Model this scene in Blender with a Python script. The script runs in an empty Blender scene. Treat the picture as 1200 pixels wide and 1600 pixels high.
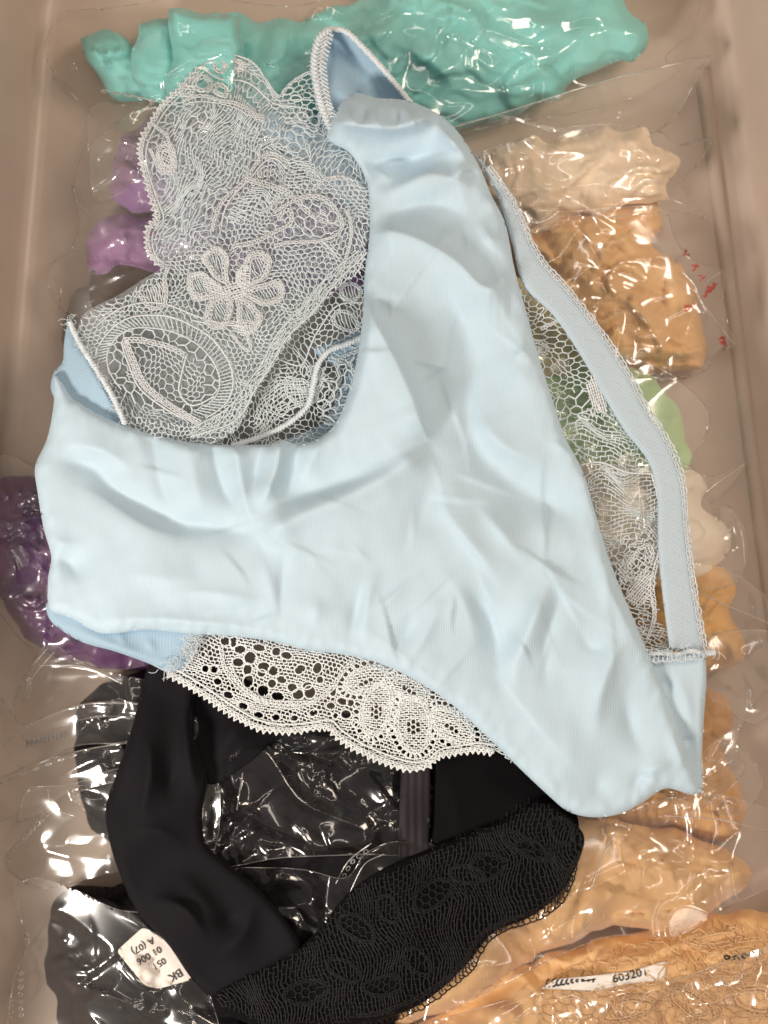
import bpy, math, random
import numpy as np
from mathutils import Vector

# ------------------------------------------------------------------ camera, world, light
S = 0.00035            # metres per photograph pixel at the level of the top garment
CAMH, DREF = 2200.0, 2000.0
scn = bpy.context.scene
COL = scn.collection
R = math.radians

cam_d = bpy.data.cameras.new('camera')
cam = bpy.data.objects.new('camera', cam_d); COL.objects.link(cam)
cam.location = (0, 0, CAMH * S)
cam.rotation_euler = (0, 0, 0)
cam_d.sensor_fit = 'VERTICAL'; cam_d.sensor_height = 24.0
cam_d.lens = 24.0 * DREF / 1600.0
cam_d.clip_start = 0.01; cam_d.clip_end = 50
cam_d.dof.use_dof = True
cam_d.dof.focus_distance = (CAMH - 225) * S
cam_d.dof.aperture_fstop = 2.2
scn.camera = cam

world = bpy.data.worlds.new('World'); scn.world = world
world.use_nodes = True
bg = world.node_tree.nodes['Background']
bg.inputs['Color'].default_value = (1.0, 0.90, 0.82, 1)
bg.inputs['Strength'].default_value = 0.17

def area(name, loc, target, size, watts, col, sy=None):
    d = bpy.data.lights.new(name, 'AREA'); d.energy = watts; d.color = col
    d.shape = 'RECTANGLE' if sy else 'SQUARE'; d.size = size
    if sy: d.size_y = sy
    o = bpy.data.objects.new(name, d); COL.objects.link(o)
    o.location = loc
    o.rotation_euler = (Vector(target) - Vector(loc)).to_track_quat('-Z', 'Y').to_euler()
    return o
area('ceiling_panel_light', (-0.78, -0.62, 0.82), (0, -0.02, 0.05), 0.26, 15.5, (1.0, 0.91, 0.82), 0.24)
area('right_fill_light', (0.68, 0.38, 0.9), (0.15, 0.05, 0.05), 0.4, 6.2, (1.0, 0.83, 0.68), 0.3)  # added fill lamp, warms and brightens the right side
for lx, ly, rx in ((0.1, 0.6, 1.3), (-0.45, 0.25, 1.3), (0.65, -0.45, 1.3)):
    area('film_streak_light', (lx, ly, 1.9), (lx * 0.3, ly * 0.3, 0), rx, 2.8, (1.0, 0.88, 0.77), 0.07)  # strip lamps added overhead so the film shows long streak glints

scn.view_settings.view_transform = 'Standard'
scn.view_settings.look = 'None'
scn.view_settings.exposure = 0.0
scn.view_settings.gamma = 1.0
scn.cycles.transparent_max_bounces = 24
scn.cycles.max_bounces = 7
scn.cycles.caustics_reflective = False
scn.cycles.caustics_refractive = False

# ------------------------------------------------------------------ numeric helpers
def at(x, y, h):
    """photograph position + height above the bin floor (both in photo pixels) -> metres"""
    k = (CAMH - h) / DREF * S
    return np.stack([(x - 600.0) * k, (800.0 - y) * k, h * S], -1)

class Field:
    """smooth isotropic random field, roughly -1..1"""
    def __init__(s, seed, lam, n=18, ang=None, spread=math.pi, aniso=None):
        r = np.random.RandomState(seed)
        a = r.uniform(0, 2 * math.pi, n) if ang is None else ang + r.normal(0, spread, n)
        l = lam * r.uniform(0.65, 1.7, n)
        s.kx = np.cos(a) / l * 2 * math.pi; s.ky = np.sin(a) / l * 2 * math.pi
        s.ph = r.uniform(0, 2 * math.pi, n); s.n = n
    def __call__(s, x, y):
        o = np.zeros(np.broadcast(x, y).shape)
        for kx, ky, p in zip(s.kx, s.ky, s.ph): o += np.sin(kx * x + ky * y + p)
        return o / math.sqrt(s.n)

def sstep(a, b, x):
    t = np.clip((x - a) / (b - a), 0, 1); return t * t * (3 - 2 * t)

def crumple(seed, lam, n=6):
    """creased film: windowed triangle waves in random directions"""
    r = np.random.RandomState(seed)
    w1, w2 = Field(seed + 1, lam * 1.6), Field(seed + 2, lam * 1.6)
    waves = []
    for i in range(n):
        a = r.uniform(0, math.pi); l = lam * r.uniform(0.7, 2.4)
        waves.append((math.cos(a), math.sin(a), l, r.uniform(0, 1), Field(seed + 10 + i, lam * 2.2, 10)))
    def f(x, y):
        xx = x + w1(x, y) * lam * 0.10; yy = y + w2(x, y) * lam * 0.10
        o = np.zeros(np.shape(x))
        for c, s_, l, p, wf in waves:
            t = (xx * c + yy * s_) / l + p
            tri = np.abs((t % 1.0) * 2 - 1) - 0.5
            o += tri * l * sstep(0.0, 1.0, wf(x, y))
        return o
    return f

def ridges(seed, lam, ang=None, spread=0.35, k=0.5):
    f1 = Field(seed, lam, 12, ang, spread) if ang is not None else Field(seed, lam, 14)
    f2 = Field(seed + 5, lam * k, 12, ang, spread) if ang is not None else Field(seed + 5, lam * k, 14)
    def f(x, y):
        a = np.abs(f1(x, y)); b = np.abs(f2(x, y))
        return (1 - np.minimum(a, 1.5) / 1.5) ** 1.4 + 0.22 * (1 - np.minimum(b, 1.5) / 1.5) ** 1.6
    return f

def pleats(seed, lam, ang):
    """overlapping cloth layers: slow rise, quick fall, wandering along their length"""
    w1, w2, w3 = Field(seed, lam * 3.2), Field(seed + 1, lam * 1.1), Field(seed + 2, lam * 2.4)
    c, q = math.cos(ang), math.sin(ang); sgn = 1 if seed % 2 else -1
    def f(x, y):
        t = sgn * ((x * c + y * q) + lam * 0.75 * w1(x, y) + lam * 0.14 * w2(x, y)) / lam
        fr = t % 1.0
        s_ = np.where(fr < 0.9, sstep(0, 1, fr / 0.9) * 0.5 + fr / 0.9 * 0.5, (1 - fr) / 0.1)
        return s_ * (0.35 + 0.65 * sstep(-0.6, 0.8, w3(x, y)))
    return f

def catmull(pts, closed=True, n=6, sharp=()):
    P = np.array(pts, float)
    m = len(P); out = []
    rng = range(m if closed else m - 1)
    for i in rng:
        if closed: p0, p1, p2, p3 = P[(i - 1) % m], P[i], P[(i + 1) % m], P[(i + 2) % m]
        else: p0, p1, p2, p3 = P[max(i - 1, 0)], P[i], P[i + 1], P[min(i + 2, m - 1)]
        m1 = (p2 - p0) * 0.5; m2 = (p3 - p1) * 0.5
        L = np.linalg.norm(p2 - p1) + 1e-9
        for v in (m1, m2):
            q = np.linalg.norm(v)
            if q > 1.0 * L: v *= L / q
        if i in sharp: m1 = (p2 - p1) * 0.9
        if ((i + 1) % m) in sharp: m2 = (p2 - p1) * 0.9
        for j in range(n):
            t = j / n; t2, t3 = t * t, t * t * t
            out.append((2*t3-3*t2+1)*p1 + (t3-2*t2+t)*m1 + (-2*t3+3*t2)*p2 + (t3-t2)*m2)
    if not closed: out.append(P[-1])
    return np.array(out)

def inside(x, y, poly):
    c = np.zeros(np.shape(x), bool)
    x2, y2 = np.roll(poly[:, 0], -1), np.roll(poly[:, 1], -1)
    for a, b, e, f in zip(poly[:, 0], poly[:, 1], x2, y2):
        if b == f: continue
        k = ((b > y) != (f > y)) & (x < (e - a) * (y - b) / (f - b) + a)
        c ^= k
    return c

def nearest(x, y, poly, closed=True):
    """distance, nearest point, signed side, arc fraction to a polyline"""
    A = poly; B = np.roll(poly, -1, 0)
    if not closed: A, B = A[:-1], B[:-1]
    L = np.hypot(*(B - A).T); T = np.concatenate([[0], np.cumsum(L)]); tot = T[-1] + 1e-9
    best = np.full(np.shape(x), 1e9); nx = np.zeros_like(best); ny = np.zeros_like(best)
    sg = np.zeros_like(best); fr = np.zeros_like(best)
    for i in range(len(A)):
        dx, dy = B[i] - A[i]; q = dx * dx + dy * dy
        if q < 1e-9: continue
        t = np.clip(((x - A[i, 0]) * dx + (y - A[i, 1]) * dy) / q, 0, 1)
        px, py = A[i, 0] + t * dx, A[i, 1] + t * dy
        d = np.hypot(x - px, y - py); m = d < best
        best = np.where(m, d, best); nx = np.where(m, px, nx); ny = np.where(m, py, ny)
        sg = np.where(m, dx * (y - A[i, 1]) - dy * (x - A[i, 0]), sg)
        fr = np.where(m, (T[i] + t * L[i]) / tot, fr)
    return best, nx, ny, np.sign(sg), fr

def strokes(fs):
    """folds: (points, amp, w_left, w_right[, taper]); right = below when drawn left to right"""
    pre = []
    for f in fs:
        pts, amp, wl, wr = f[:4]; tp = f[4] if len(f) > 4 else 0.5
        pre.append((catmull(pts, False, 5) if len(pts) > 2 else np.array(pts, float), amp, wl, wr, tp))
    def fn(x, y):
        o = np.zeros(np.shape(x))
        for pts, amp, wl, wr, tp in pre:
            d, _, _, s, fr = nearest(x, y, pts, False)
            w = np.where(s > 0, wr, wl); t = d / w
            p = np.exp(-(np.sqrt(t * t + 0.08) - 0.283) * 1.2)
            if tp > 0: p = p * sstep(-0.02, tp, fr) * sstep(-0.02, tp, 1 - fr)
            o += amp * p
        return o
    return fn

# running height map of the pile (everything laid down so far), in photo pixels
G = 6
HX = np.arange(-300, 1506, G); HY = np.arange(-300, 1906, G)
H = np.zeros((len(HY), len(HX)))
HMX, HMY = np.meshgrid(HX, HY)
def hs(x, y, A=None):
    A = H if A is None else A
    u = np.clip((np.asarray(x) + 300) / G, 0, len(HX) - 1.001); v = np.clip((np.asarray(y) + 300) / G, 0, len(HY) - 1.001)
    i, j = u.astype(int), v.astype(int); a, b = u - i, v - j
    return (A[j, i] * (1-a) + A[j, i+1] * a) * (1-b) + (A[j+1, i] * (1-a) + A[j+1, i+1] * a) * b
def blur(A, n):
    for _ in range(3):
        for ax in (0, 1):
            P = np.pad(A, [(n, n) if k == ax else (0, 0) for k in (0, 1)], mode='edge')
            c = np.cumsum(P, ax); z = np.zeros_like(np.take(c, [0], ax)); c = np.concatenate([z, c], ax)
            m = 2 * n + 1
            A = (np.take(c, range(m, c.shape[ax]), ax) - np.take(c, range(0, c.shape[ax] - m), ax)) / m
    return A
def dilate(A, n):
    B = A
    for ax in (0, 1):
        C = B.copy()
        for k in range(1, n + 1):
            C = np.maximum(C, np.maximum(np.roll(B, k, ax), np.roll(B, -k, ax)))
        B = C
    return B
def stamp(poly, hfun):
    """raise the height map under a laid-down sheet"""
    m = inside(HMX, HMY, poly)
    if m.any():
        hv = hfun(HMX[m], HMY[m]); H[m] = np.maximum(H[m], hv)

# ------------------------------------------------------------------ object helpers
def tag(o, label, cat, group=None):
    o['label'] = label; o['category'] = cat
    if group: o['group'] = group
    return o
def empty(name, x, y, h, label, cat, group=None):
    o = bpy.data.objects.new(name, None); COL.objects.link(o)
    o.empty_display_size = 0.01
    return tag(o, label, cat, group)
def link(name, V, F, mat, parent=None, smooth=True, uv=None):
    me = bpy.data.meshes.new(name)
    me.from_pydata([tuple(v) for v in V], [], F)
    if uv is not None:
        l = me.uv_layers.new(name='UVMap')
        vi = np.empty(len(me.loops), int); me.loops.foreach_get('vertex_index', vi)
        l.data.foreach_set('uv', np.asarray(uv)[vi].astype(np.float32).ravel())
    if smooth: me.polygons.foreach_set('use_smooth', [True] * len(me.polygons))
    me.materials.append(mat)
    me.validate(); me.update()
    o = bpy.data.objects.new(name, me); COL.objects.link(o)
    if parent: o.parent = parent
    return o

def sheet(name, outline, hfun, mat, parent=None, res=5, edge=14, drop=10, thick=8, smooth_outline=True,
          sharp=(), film=False, clamp=2.0, laydown=True, n=6, uvang=0.0, rag=0.0):
    """a cloth or film laid over the pile: hfun(x, y, d) gives its height; d = distance from its border"""
    poly = catmull(outline, True, n, sharp) if smooth_outline else np.array(outline, float)
    if rag:
        f1, f2 = Field(811, 60), Field(812, 60)
        poly = poly + rag * np.stack([f1(poly[:, 0], poly[:, 1]), f2(poly[:, 0], poly[:, 1])], -1)
    x0, y0 = poly.min(0) - 2 * res; x1, y1 = poly.max(0) + 2 * res
    X, Y = np.meshgrid(np.arange(x0, x1, res), np.arange(y0, y1, res))
    ny_, nx_ = X.shape
    ins = inside(X, Y, poly)
    d, qx, qy, _, _ = nearest(X, Y, poly)
    snap = (~ins & (d < 0.8 * res)) | (ins & (d < 0.35 * res))
    use = ins | snap
    X = np.where(snap, qx, X); Y = np.where(snap, qy, Y); D = np.where(snap, 0, d)
    def full(x, y, dd):
        h = hfun(x, y, dd)
        if edge > 0:
            t = np.clip(1 - dd / edge, 0, 1)
            h = h - drop * (1 - np.sqrt(np.maximum(0, 1 - t * t)))
        return h
    hh = full(X, Y, D)
    if clamp is not None: hh = np.maximum(hh, hs(X, Y) + clamp)
    idx = -np.ones(X.shape, int); idx[use] = np.arange(use.sum())
    V = at(X[use], Y[use], hh[use]); P = np.stack([X[use], Y[use]], -1); HHu = hh[use]
    F = []
    a, b, c, e = idx[:-1, :-1], idx[:-1, 1:], idx[1:, 1:], idx[1:, :-1]
    cnt = (a >= 0).astype(int) + (b >= 0) + (c >= 0) + (e >= 0)
    q = cnt == 4
    F += np.stack([a[q], e[q], c[q], b[q]], -1).tolist()
    q = cnt == 3
    for f in np.stack([a[q], e[q], c[q], b[q]], -1).tolist(): F.append([k for k in f if k >= 0])
    if thick > 0 and not film:
        ed = {}
        for f in F:
            for i in range(len(f)):
                k = (f[i], f[(i + 1) % len(f)])
                if (k[1], k[0]) in ed: del ed[(k[1], k[0])]
                else: ed[k] = 1
        bv = sorted({i for k in ed for i in k}); mp = {v: len(P) + i for i, v in enumerate(bv)}
        low = np.maximum(HHu[bv] - thick, 1.0)
        V = np.concatenate([V, at(P[bv, 0], P[bv, 1], low)]); P = np.concatenate([P, P[bv]])
        for i, j in ed: F.append([j, i, mp[i], mp[j]])
    ca, sa = math.cos(uvang), math.sin(uvang)
    uv = np.stack([P[:, 0] * ca + P[:, 1] * sa, -P[:, 0] * sa + P[:, 1] * ca], -1) / 100.0
    o = link(name, V, F, mat, parent, uv=uv)
    if laydown:
        def hf(x, y):
            dd = nearest(x, y, poly)[0]
            h = full(x, y, dd)
            return np.maximum(h, hs(x, y) + (clamp or 0)) if clamp is not None else h
        stamp(poly, hf)
    return o

WX, WY = Field(4001, 120), Field(4002, 120)
class Threads:
    """lace and cords: flattened yarn prisms collected into one mesh"""
    def __init__(s, seed=1): s.seg = []; s.r = np.random.RandomState(seed)
    def line(s, pts, w, lift=0.0):
        pts = np.asarray(pts, float)
        for a, b in zip(pts[:-1], pts[1:]): s.seg.append((a[0], a[1], b[0], b[1], w, lift))
        return s
    def strand(s, c, w, lift):
        """a line of yarn; broad ones are several loose strands bound by cross stitches"""
        if w < 3.0 or len(c) < 3: return s.line(c, w, lift)
        L = np.concatenate([[0], np.cumsum(np.hypot(*np.diff(c, axis=0).T))])
        q = np.arange(0, L[-1] + 0.1, 3.4); x = np.interp(q, L, c[:, 0]); y = np.interp(q, L, c[:, 1])
        if len(q) < 3: return s.line(c, w, lift)
        tx, ty = np.gradient(x), np.gradient(y); l = np.hypot(tx, ty) + 1e-9; nx, ny = -ty / l, tx / l
        W = w * 1.25; k = max(2, int(round(W / 2.3)))
        for o in np.linspace(-W / 2, W / 2, k):
            j = o + s.r.normal(0, 0.35, len(q))
            s.line(np.stack([x + nx * j, y + ny * j], -1), 1.7, lift + s.r.uniform(0, 0.8))
        z = (np.arange(len(q)) % 2 * 2 - 1) * W / 2 + s.r.normal(0, 0.4, len(q))
        s.line(np.stack([x + nx * z, y + ny * z], -1), 1.5, lift + 1.0)
        return s
    def cord(s, pts, w, closed=False, lift=1.0, n=6):
        c = catmull(pts, closed, n)
        if closed: c = np.concatenate([c, c[:1]])
        return s.strand(c, w, lift)
    def ring(s, cx, cy, rx, ry=None, ang=0, w=2.5, lift=1.0, n=16, a0=0, a1=2 * math.pi):
        ry = ry or rx; t = np.linspace(a0, a1, n + 1); c, q = math.cos(ang), math.sin(ang)
        wob = 1 + s.r.normal(0, 0.035, n + 1); wob[-1] = wob[0]
        return s.strand(np.stack([cx + wob*rx*np.cos(t)*c - wob*ry*np.sin(t)*q, cy + wob*rx*np.cos(t)*q + wob*ry*np.sin(t)*c], -1), w, lift)
    def net(s, poly, size, w=1.7, stretch=1.0, ang=0.0, warp=None, wamp=4.0, excl=(), jit=0.07, lift=0.0):
        poly = np.asarray(poly, float); c0 = poly.mean(0); rad = np.hypot(*(poly - c0).T).max() + 3 * size
        ca, sa = math.cos(ang), math.sin(ang); hseg = []
        m = int(rad / size / 1.5 / min(1, stretch)) + 2
        keep = {}
        def vert(u, v):
            k = (round(u * 1000), round(v * 1000))
            if k not in keep:
                keep[k] = (u * size * stretch + s.r.normal(0, jit * size), v * size / max(stretch, 1) ** 0.3 + s.r.normal(0, jit * size))
            return keep[k]
        for i in range(-m, m + 1):
            for j in range(-m, m + 1):
                cx = 1.5 * i; cy = math.sqrt(3) * (j + 0.5 * (i & 1))
                P = [(cx + math.cos(k * math.pi / 3), cy + math.sin(k * math.pi / 3)) for k in range(4)]
                Q = [vert(*p) for p in P]
                hseg += [(Q[0], Q[1]), (Q[1], Q[2]), (Q[2], Q[3])]
        A = np.array(hseg); Xr = A[..., 0] * ca - A[..., 1] * sa + c0[0]; Yr = A[..., 0] * sa + A[..., 1] * ca + c0[1]
        if warp: dx, dy = warp[0](Xr, Yr) * wamp, warp[1](Xr, Yr) * wamp; Xr, Yr = Xr + dx, Yr + dy
        mx, my = Xr.mean(1), Yr.mean(1)
        ok = inside(mx, my, poly)
        for e in excl: ok &= ~e(mx, my)
        for i in np.nonzero(ok)[0]:
            s.seg.append((Xr[i, 0], Yr[i, 0], Xr[i, 1], Yr[i, 1], w * s.r.uniform(0.8, 1.25), lift))
        return s
    def hatch(s, poly, ang, sp, w=1.8, ties=0, tw=1.4, excl=(), wav=0, wl=60, seg=6, lift=0.4, skip=0.0):
        poly = np.asarray(poly, float); c0 = poly.mean(0); rad = np.hypot(*(poly - c0).T).max() + sp
        ca, sa = math.cos(ang), math.sin(ang); wf = Field(s.r.randint(9999), wl, 8)
        v = np.arange(-rad, rad, sp); u = np.arange(-rad, rad, seg)
        U, Vv = np.meshgrid(u, v); Vw = Vv + s.r.normal(0, 0.14 * sp, Vv.shape)
        X = U * ca - Vw * sa + c0[0]; Y = U * sa + Vw * ca + c0[1]
        if wav: dd = wf(X, Y) * wav; X, Y = X - sa * dd, Y + ca * dd
        def ok(x, y):
            m = inside(x, y, poly)
            for e in excl: m &= ~e(x, y)
            return m
        m = ok((X[:, 1:] + X[:, :-1]) / 2, (Y[:, 1:] + Y[:, :-1]) / 2)
        for j, i in zip(*np.nonzero(m)):
            if skip and s.r.rand() < skip: continue
            s.seg.append((X[j, i], Y[j, i], X[j, i+1], Y[j, i+1], w * s.r.uniform(0.8, 1.2), lift))
        if ties:
            k = max(1, int(round(ties / seg)))
            X1, Y1, X2, Y2 = X[:-1], Y[:-1], X[1:], Y[1:]
            m = ok((X1 + X2) / 2, (Y1 + Y2) / 2)
            J, I = np.nonzero(m)
            for j, i in zip(J, I):
                if (i + (j % 2) * (k // 2 or 1)) % k == 0:
                    s.seg.append((X1[j, i], Y1[j, i], X2[j, i], Y2[j, i], tw, lift))
        return s
    def picots(s, pts, step, size, w=2.0, side=1, closed=False, pointed=False):
        c = catmull(pts, closed, 8) if len(pts) > 2 else np.array(pts, float)
        L = np.concatenate([[0], np.cumsum(np.hypot(*np.diff(c, axis=0).T))])
        t = np.arange(0, L[-1] - step, step)
        for a in t:
            p = [np.array([np.interp(q, L, c[:, 0]), np.interp(q, L, c[:, 1])]) for q in (a, a + step / 2, a + step)]
            dv = p[2] - p[0]; nrm = np.array([dv[1], -dv[0]]) / (np.hypot(*dv) + 1e-9) * side
            z = size * s.r.uniform(0.75, 1.2)
            if pointed: s.line([p[0], p[1] + nrm * z, p[2]], w, 0.6)
            else: s.line([p[0], p[0] + nrm * z * 0.8, p[1] + nrm * z, p[2] + nrm * z * 0.8, p[2]], w, 0.6)
        return s
    def fuzz(s, pts, count, length, w=0.8):
        c = catmull(pts, False, 6)
        for _ in range(count):
            p = c[s.r.randint(len(c))] + s.r.normal(0, 2.5, 2); a = s.r.uniform(0, 6.28); k = s.r.normal(0, 0.5)
            q = [p]
            for i in range(4): q.append(q[-1] + length / 4 * s.r.uniform(0.6, 1.3) * np.array([math.cos(a), math.sin(a)])); a += k
            s.line(q, w, s.r.uniform(1, 6))
        return s
    def build(s, name, hfun, mat, parent=None, flat=0.6, jit=0.5, stuff=True, warp=0.0):
        A = np.array(s.seg)
        x1, y1, x2, y2, w, lf = A.T
        if warp:
            x1, y1, x2, y2 = x1 + WX(x1, y1) * warp, y1 + WY(x1, y1) * warp, x2 + WX(x2, y2) * warp, y2 + WY(x2, y2) * warp
        dx, dy = x2 - x1, y2 - y1; L = np.hypot(dx, dy) + 1e-6; dx, dy = dx / L, dy / L
        e = np.minimum(w * 0.3, 1.2); x1 = x1 - dx * e; y1 = y1 - dy * e; x2 = x2 + dx * e; y2 = y2 + dy * e
        nx, ny = -dy * w / 2, dx * w / 2; t = w * flat / 2
        z1 = hfun(x1, y1) + lf + t; z2 = hfun(x2, y2) + lf + t
        if jit: q = s.r.normal(0, jit, len(x1)); z1 = z1 + q; z2 = z2 + q
        V = np.stack([at(x1 + nx, y1 + ny, z1), at(x1, y1, z1 + t), at(x1 - nx, y1 - ny, z1), at(x1, y1, z1 - t),
                      at(x2 + nx, y2 + ny, z2), at(x2, y2, z2 + t), at(x2 - nx, y2 - ny, z2), at(x2, y2, z2 - t)], 1).reshape(-1, 3)
        b = np.arange(len(x1))[:, None] * 8
        F = np.concatenate([b + np.array(f) for f in ([0, 4, 5, 1], [1, 5, 6, 2], [2, 6, 7, 3], [3, 7, 4, 0])]).tolist()
        o = link(name, V, F, mat, parent, smooth=True)
        if stuff: o['kind'] = 'stuff'
        return o

def ell(cx, cy, rx, ry=None, ang=0.0):
    ry = ry or rx; c, q = math.cos(ang), math.sin(ang)
    return lambda x, y: ((((x-cx)*c + (y-cy)*q) / rx) ** 2 + ((-(x-cx)*q + (y-cy)*c) / ry) ** 2) < 1
def leafpoly(cx, cy, rx, ry, ang=0.0, n=26):
    t = np.linspace(0, 2*math.pi, n, endpoint=False); c, q = math.cos(ang), math.sin(ang)
    u = rx * np.cos(t); v = ry * np.sin(t) * (0.78 + 0.35 * np.cos(t)) * (1 + 0.10 * np.sin(5 * t))
    return np.stack([cx + u*c - v*q, cy + u*q + v*c], -1)
def ellpoly(cx, cy, rx, ry, ang=0.0, n=22):
    t = np.linspace(0, 2*math.pi, n, endpoint=False); c, q = math.cos(ang), math.sin(ang)
    return np.stack([cx + rx*np.cos(t)*c - ry*np.sin(t)*q, cy + rx*np.cos(t)*q + ry*np.sin(t)*c], -1)

def tube(name, pts, hfun, r, mat, parent=None, twist=0, amp=0.0, lift=0.0, closed=False, sides=8, step=4.0, stuff=False):
    """a round cord following pts; twist>0 makes it a rope of two plies"""
    c = catmull(pts, closed, 8) if len(pts) > 2 else np.array(pts, float)
    L = np.concatenate([[0], np.cumsum(np.hypot(*np.diff(c, axis=0).T))])
    t = np.arange(0, L[-1], step); x = np.interp(t, L, c[:, 0]); y = np.interp(t, L, c[:, 1])
    tx, ty = np.gradient(x), np.gradient(y); l = np.hypot(tx, ty) + 1e-9; tx, ty = tx / l, ty / l
    V, F, k0 = [], [], 0
    for ply in range(2 if twist else 1):
        ph = t / twist * 2 * math.pi + ply * math.pi if twist else np.zeros_like(t)
        ox = np.cos(ph) * amp; oz = np.sin(ph) * amp
        px, py = x - ty * ox, y + tx * ox; z = hfun(px, py) + lift + r + oz
        for i in range(sides):
            a = 2 * math.pi * i / sides
            V.append(at(px - ty * r * math.cos(a), py + tx * r * math.cos(a), z + r * math.sin(a)))
        n = len(t)
        for i in range(sides):
            j = (i + 1) % sides
            F += [[k0 + i*n + m, k0 + i*n + m + 1, k0 + j*n + m + 1, k0 + j*n + m] for m in range(n - 1)]
        k0 += sides * n
    o = link(name, np.concatenate(V), F, mat, parent)
    if stuff: o['kind'] = 'stuff'
    return o

# ------------------------------------------------------------------ materials
def mat_new(name):
    m = bpy.data.materials.new(name); m.use_nodes = True
    nt = m.node_tree; nt.nodes.clear()
    out = nt.nodes.new('ShaderNodeOutputMaterial')
    return m, nt, out
def N(nt, t, **kw):
    n = nt.nodes.new(t)
    for k, v in kw.items():
        if k in n.inputs: n.inputs[k].default_value = v
        else: setattr(n, k, v)
    return n

def fabric(name, col, rough=0.75, rib=6.0, ribstr=0.25, sheen=0.25, transl=0.12, var=0.08, coarse=False, spec=0.3, fine=0.3):
    m, nt, out = mat_new(name); L = nt.links.new
    tc = N(nt, 'ShaderNodeTexCoord')
    wv = N(nt, 'ShaderNodeTexWave', Scale=rib, Distortion=0.6, Detail=1.0); wv.inputs['Detail Scale'].default_value = 0.6
    L(tc.outputs['UV'], wv.inputs['Vector'])
    nz = N(nt, 'ShaderNodeTexNoise', Scale=60.0 if not coarse else 25.0, Detail=3.0)
    L(tc.outputs['UV'], nz.inputs['Vector'])
    big = N(nt, 'ShaderNodeTexNoise', Scale=1.3, Detail=4.0); L(tc.outputs['UV'], big.inputs['Vector'])
    mix = N(nt, 'ShaderNodeMix', data_type='RGBA', blend_type='MIX')
    c1 = tuple(min(1, c * (1 + var)) for c in col) + (1,); c2 = tuple(c * (1 - var) for c in col) + (1,)
    mix.inputs[6].default_value = c2; mix.inputs[7].default_value = c1
    add = N(nt, 'ShaderNodeMath', operation='MULTIPLY_ADD'); L(nz.outputs['Fac'], add.inputs[0]); add.inputs[1].default_value = 0.5
    L(big.outputs['Fac'], add.inputs[2]); 
    sub = N(nt, 'ShaderNodeMath', operation='SUBTRACT', use_clamp=True); L(add.outputs[0], sub.inputs[0]); sub.inputs[1].default_value = 0.25
    L(sub.outputs[0], mix.inputs[0])
    b1 = N(nt, 'ShaderNodeBump', Strength=ribstr, Distance=0.0004); L(wv.outputs['Fac'], b1.inputs['Height'])
    b2 = N(nt, 'ShaderNodeBump', Strength=fine, Distance=0.0003); L(nz.outputs['Fac'], b2.inputs['Height']); L(b1.outputs[0], b2.inputs['Normal'])
    p = N(nt, 'ShaderNodeBsdfPrincipled', Roughness=rough)
    p.inputs['Specular IOR Level'].default_value = spec
    p.inputs['Sheen Weight'].default_value = sheen; p.inputs['Sheen Roughness'].default_value = 0.4
    L(mix.outputs[2], p.inputs['Base Color']); L(b2.outputs[0], p.inputs['Normal'])
    tr = N(nt, 'ShaderNodeBsdfTranslucent'); L(mix.outputs[2], tr.inputs['Color']); L(b2.outputs[0], tr.inputs['Normal'])
    ms = N(nt, 'ShaderNodeMixShader'); ms.inputs[0].default_value = transl
    L(p.outputs[0], ms.inputs[1]); L(tr.outputs[0], ms.inputs[2]); L(ms.outputs[0], out.inputs['Surface'])
    return m

def yarn(name, col, rough=0.6, transl=0.25, sheen=0.3):
    m, nt, out = mat_new(name); L = nt.links.new
    tc = N(nt, 'ShaderNodeTexCoord')
    nz = N(nt, 'ShaderNodeTexNoise', Scale=900.0, Detail=2.0); L(tc.outputs['Object'], nz.inputs['Vector'])
    r = N(nt, 'ShaderNodeMix', data_type='RGBA')
    r.inputs[6].default_value = tuple(c * 0.86 for c in col) + (1,); r.inputs[7].default_value = tuple(min(1, c * 1.1) for c in col) + (1,)
    L(nz.outputs['Fac'], r.inputs[0])
    p = N(nt, 'ShaderNodeBsdfPrincipled', Roughness=rough); p.inputs['Sheen Weight'].default_value = sheen
    L(r.outputs[2], p.inputs['Base Color'])
    tr = N(nt, 'ShaderNodeBsdfTranslucent'); L(r.outputs[2], tr.inputs['Color'])
    ms = N(nt, 'ShaderNodeMixShader'); ms.inputs[0].default_value = transl
    L(p.outputs[0], ms.inputs[1]); L(tr.outputs[0], ms.inputs[2]); L(ms.outputs[0], out.inputs['Surface'])
    return m

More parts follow.
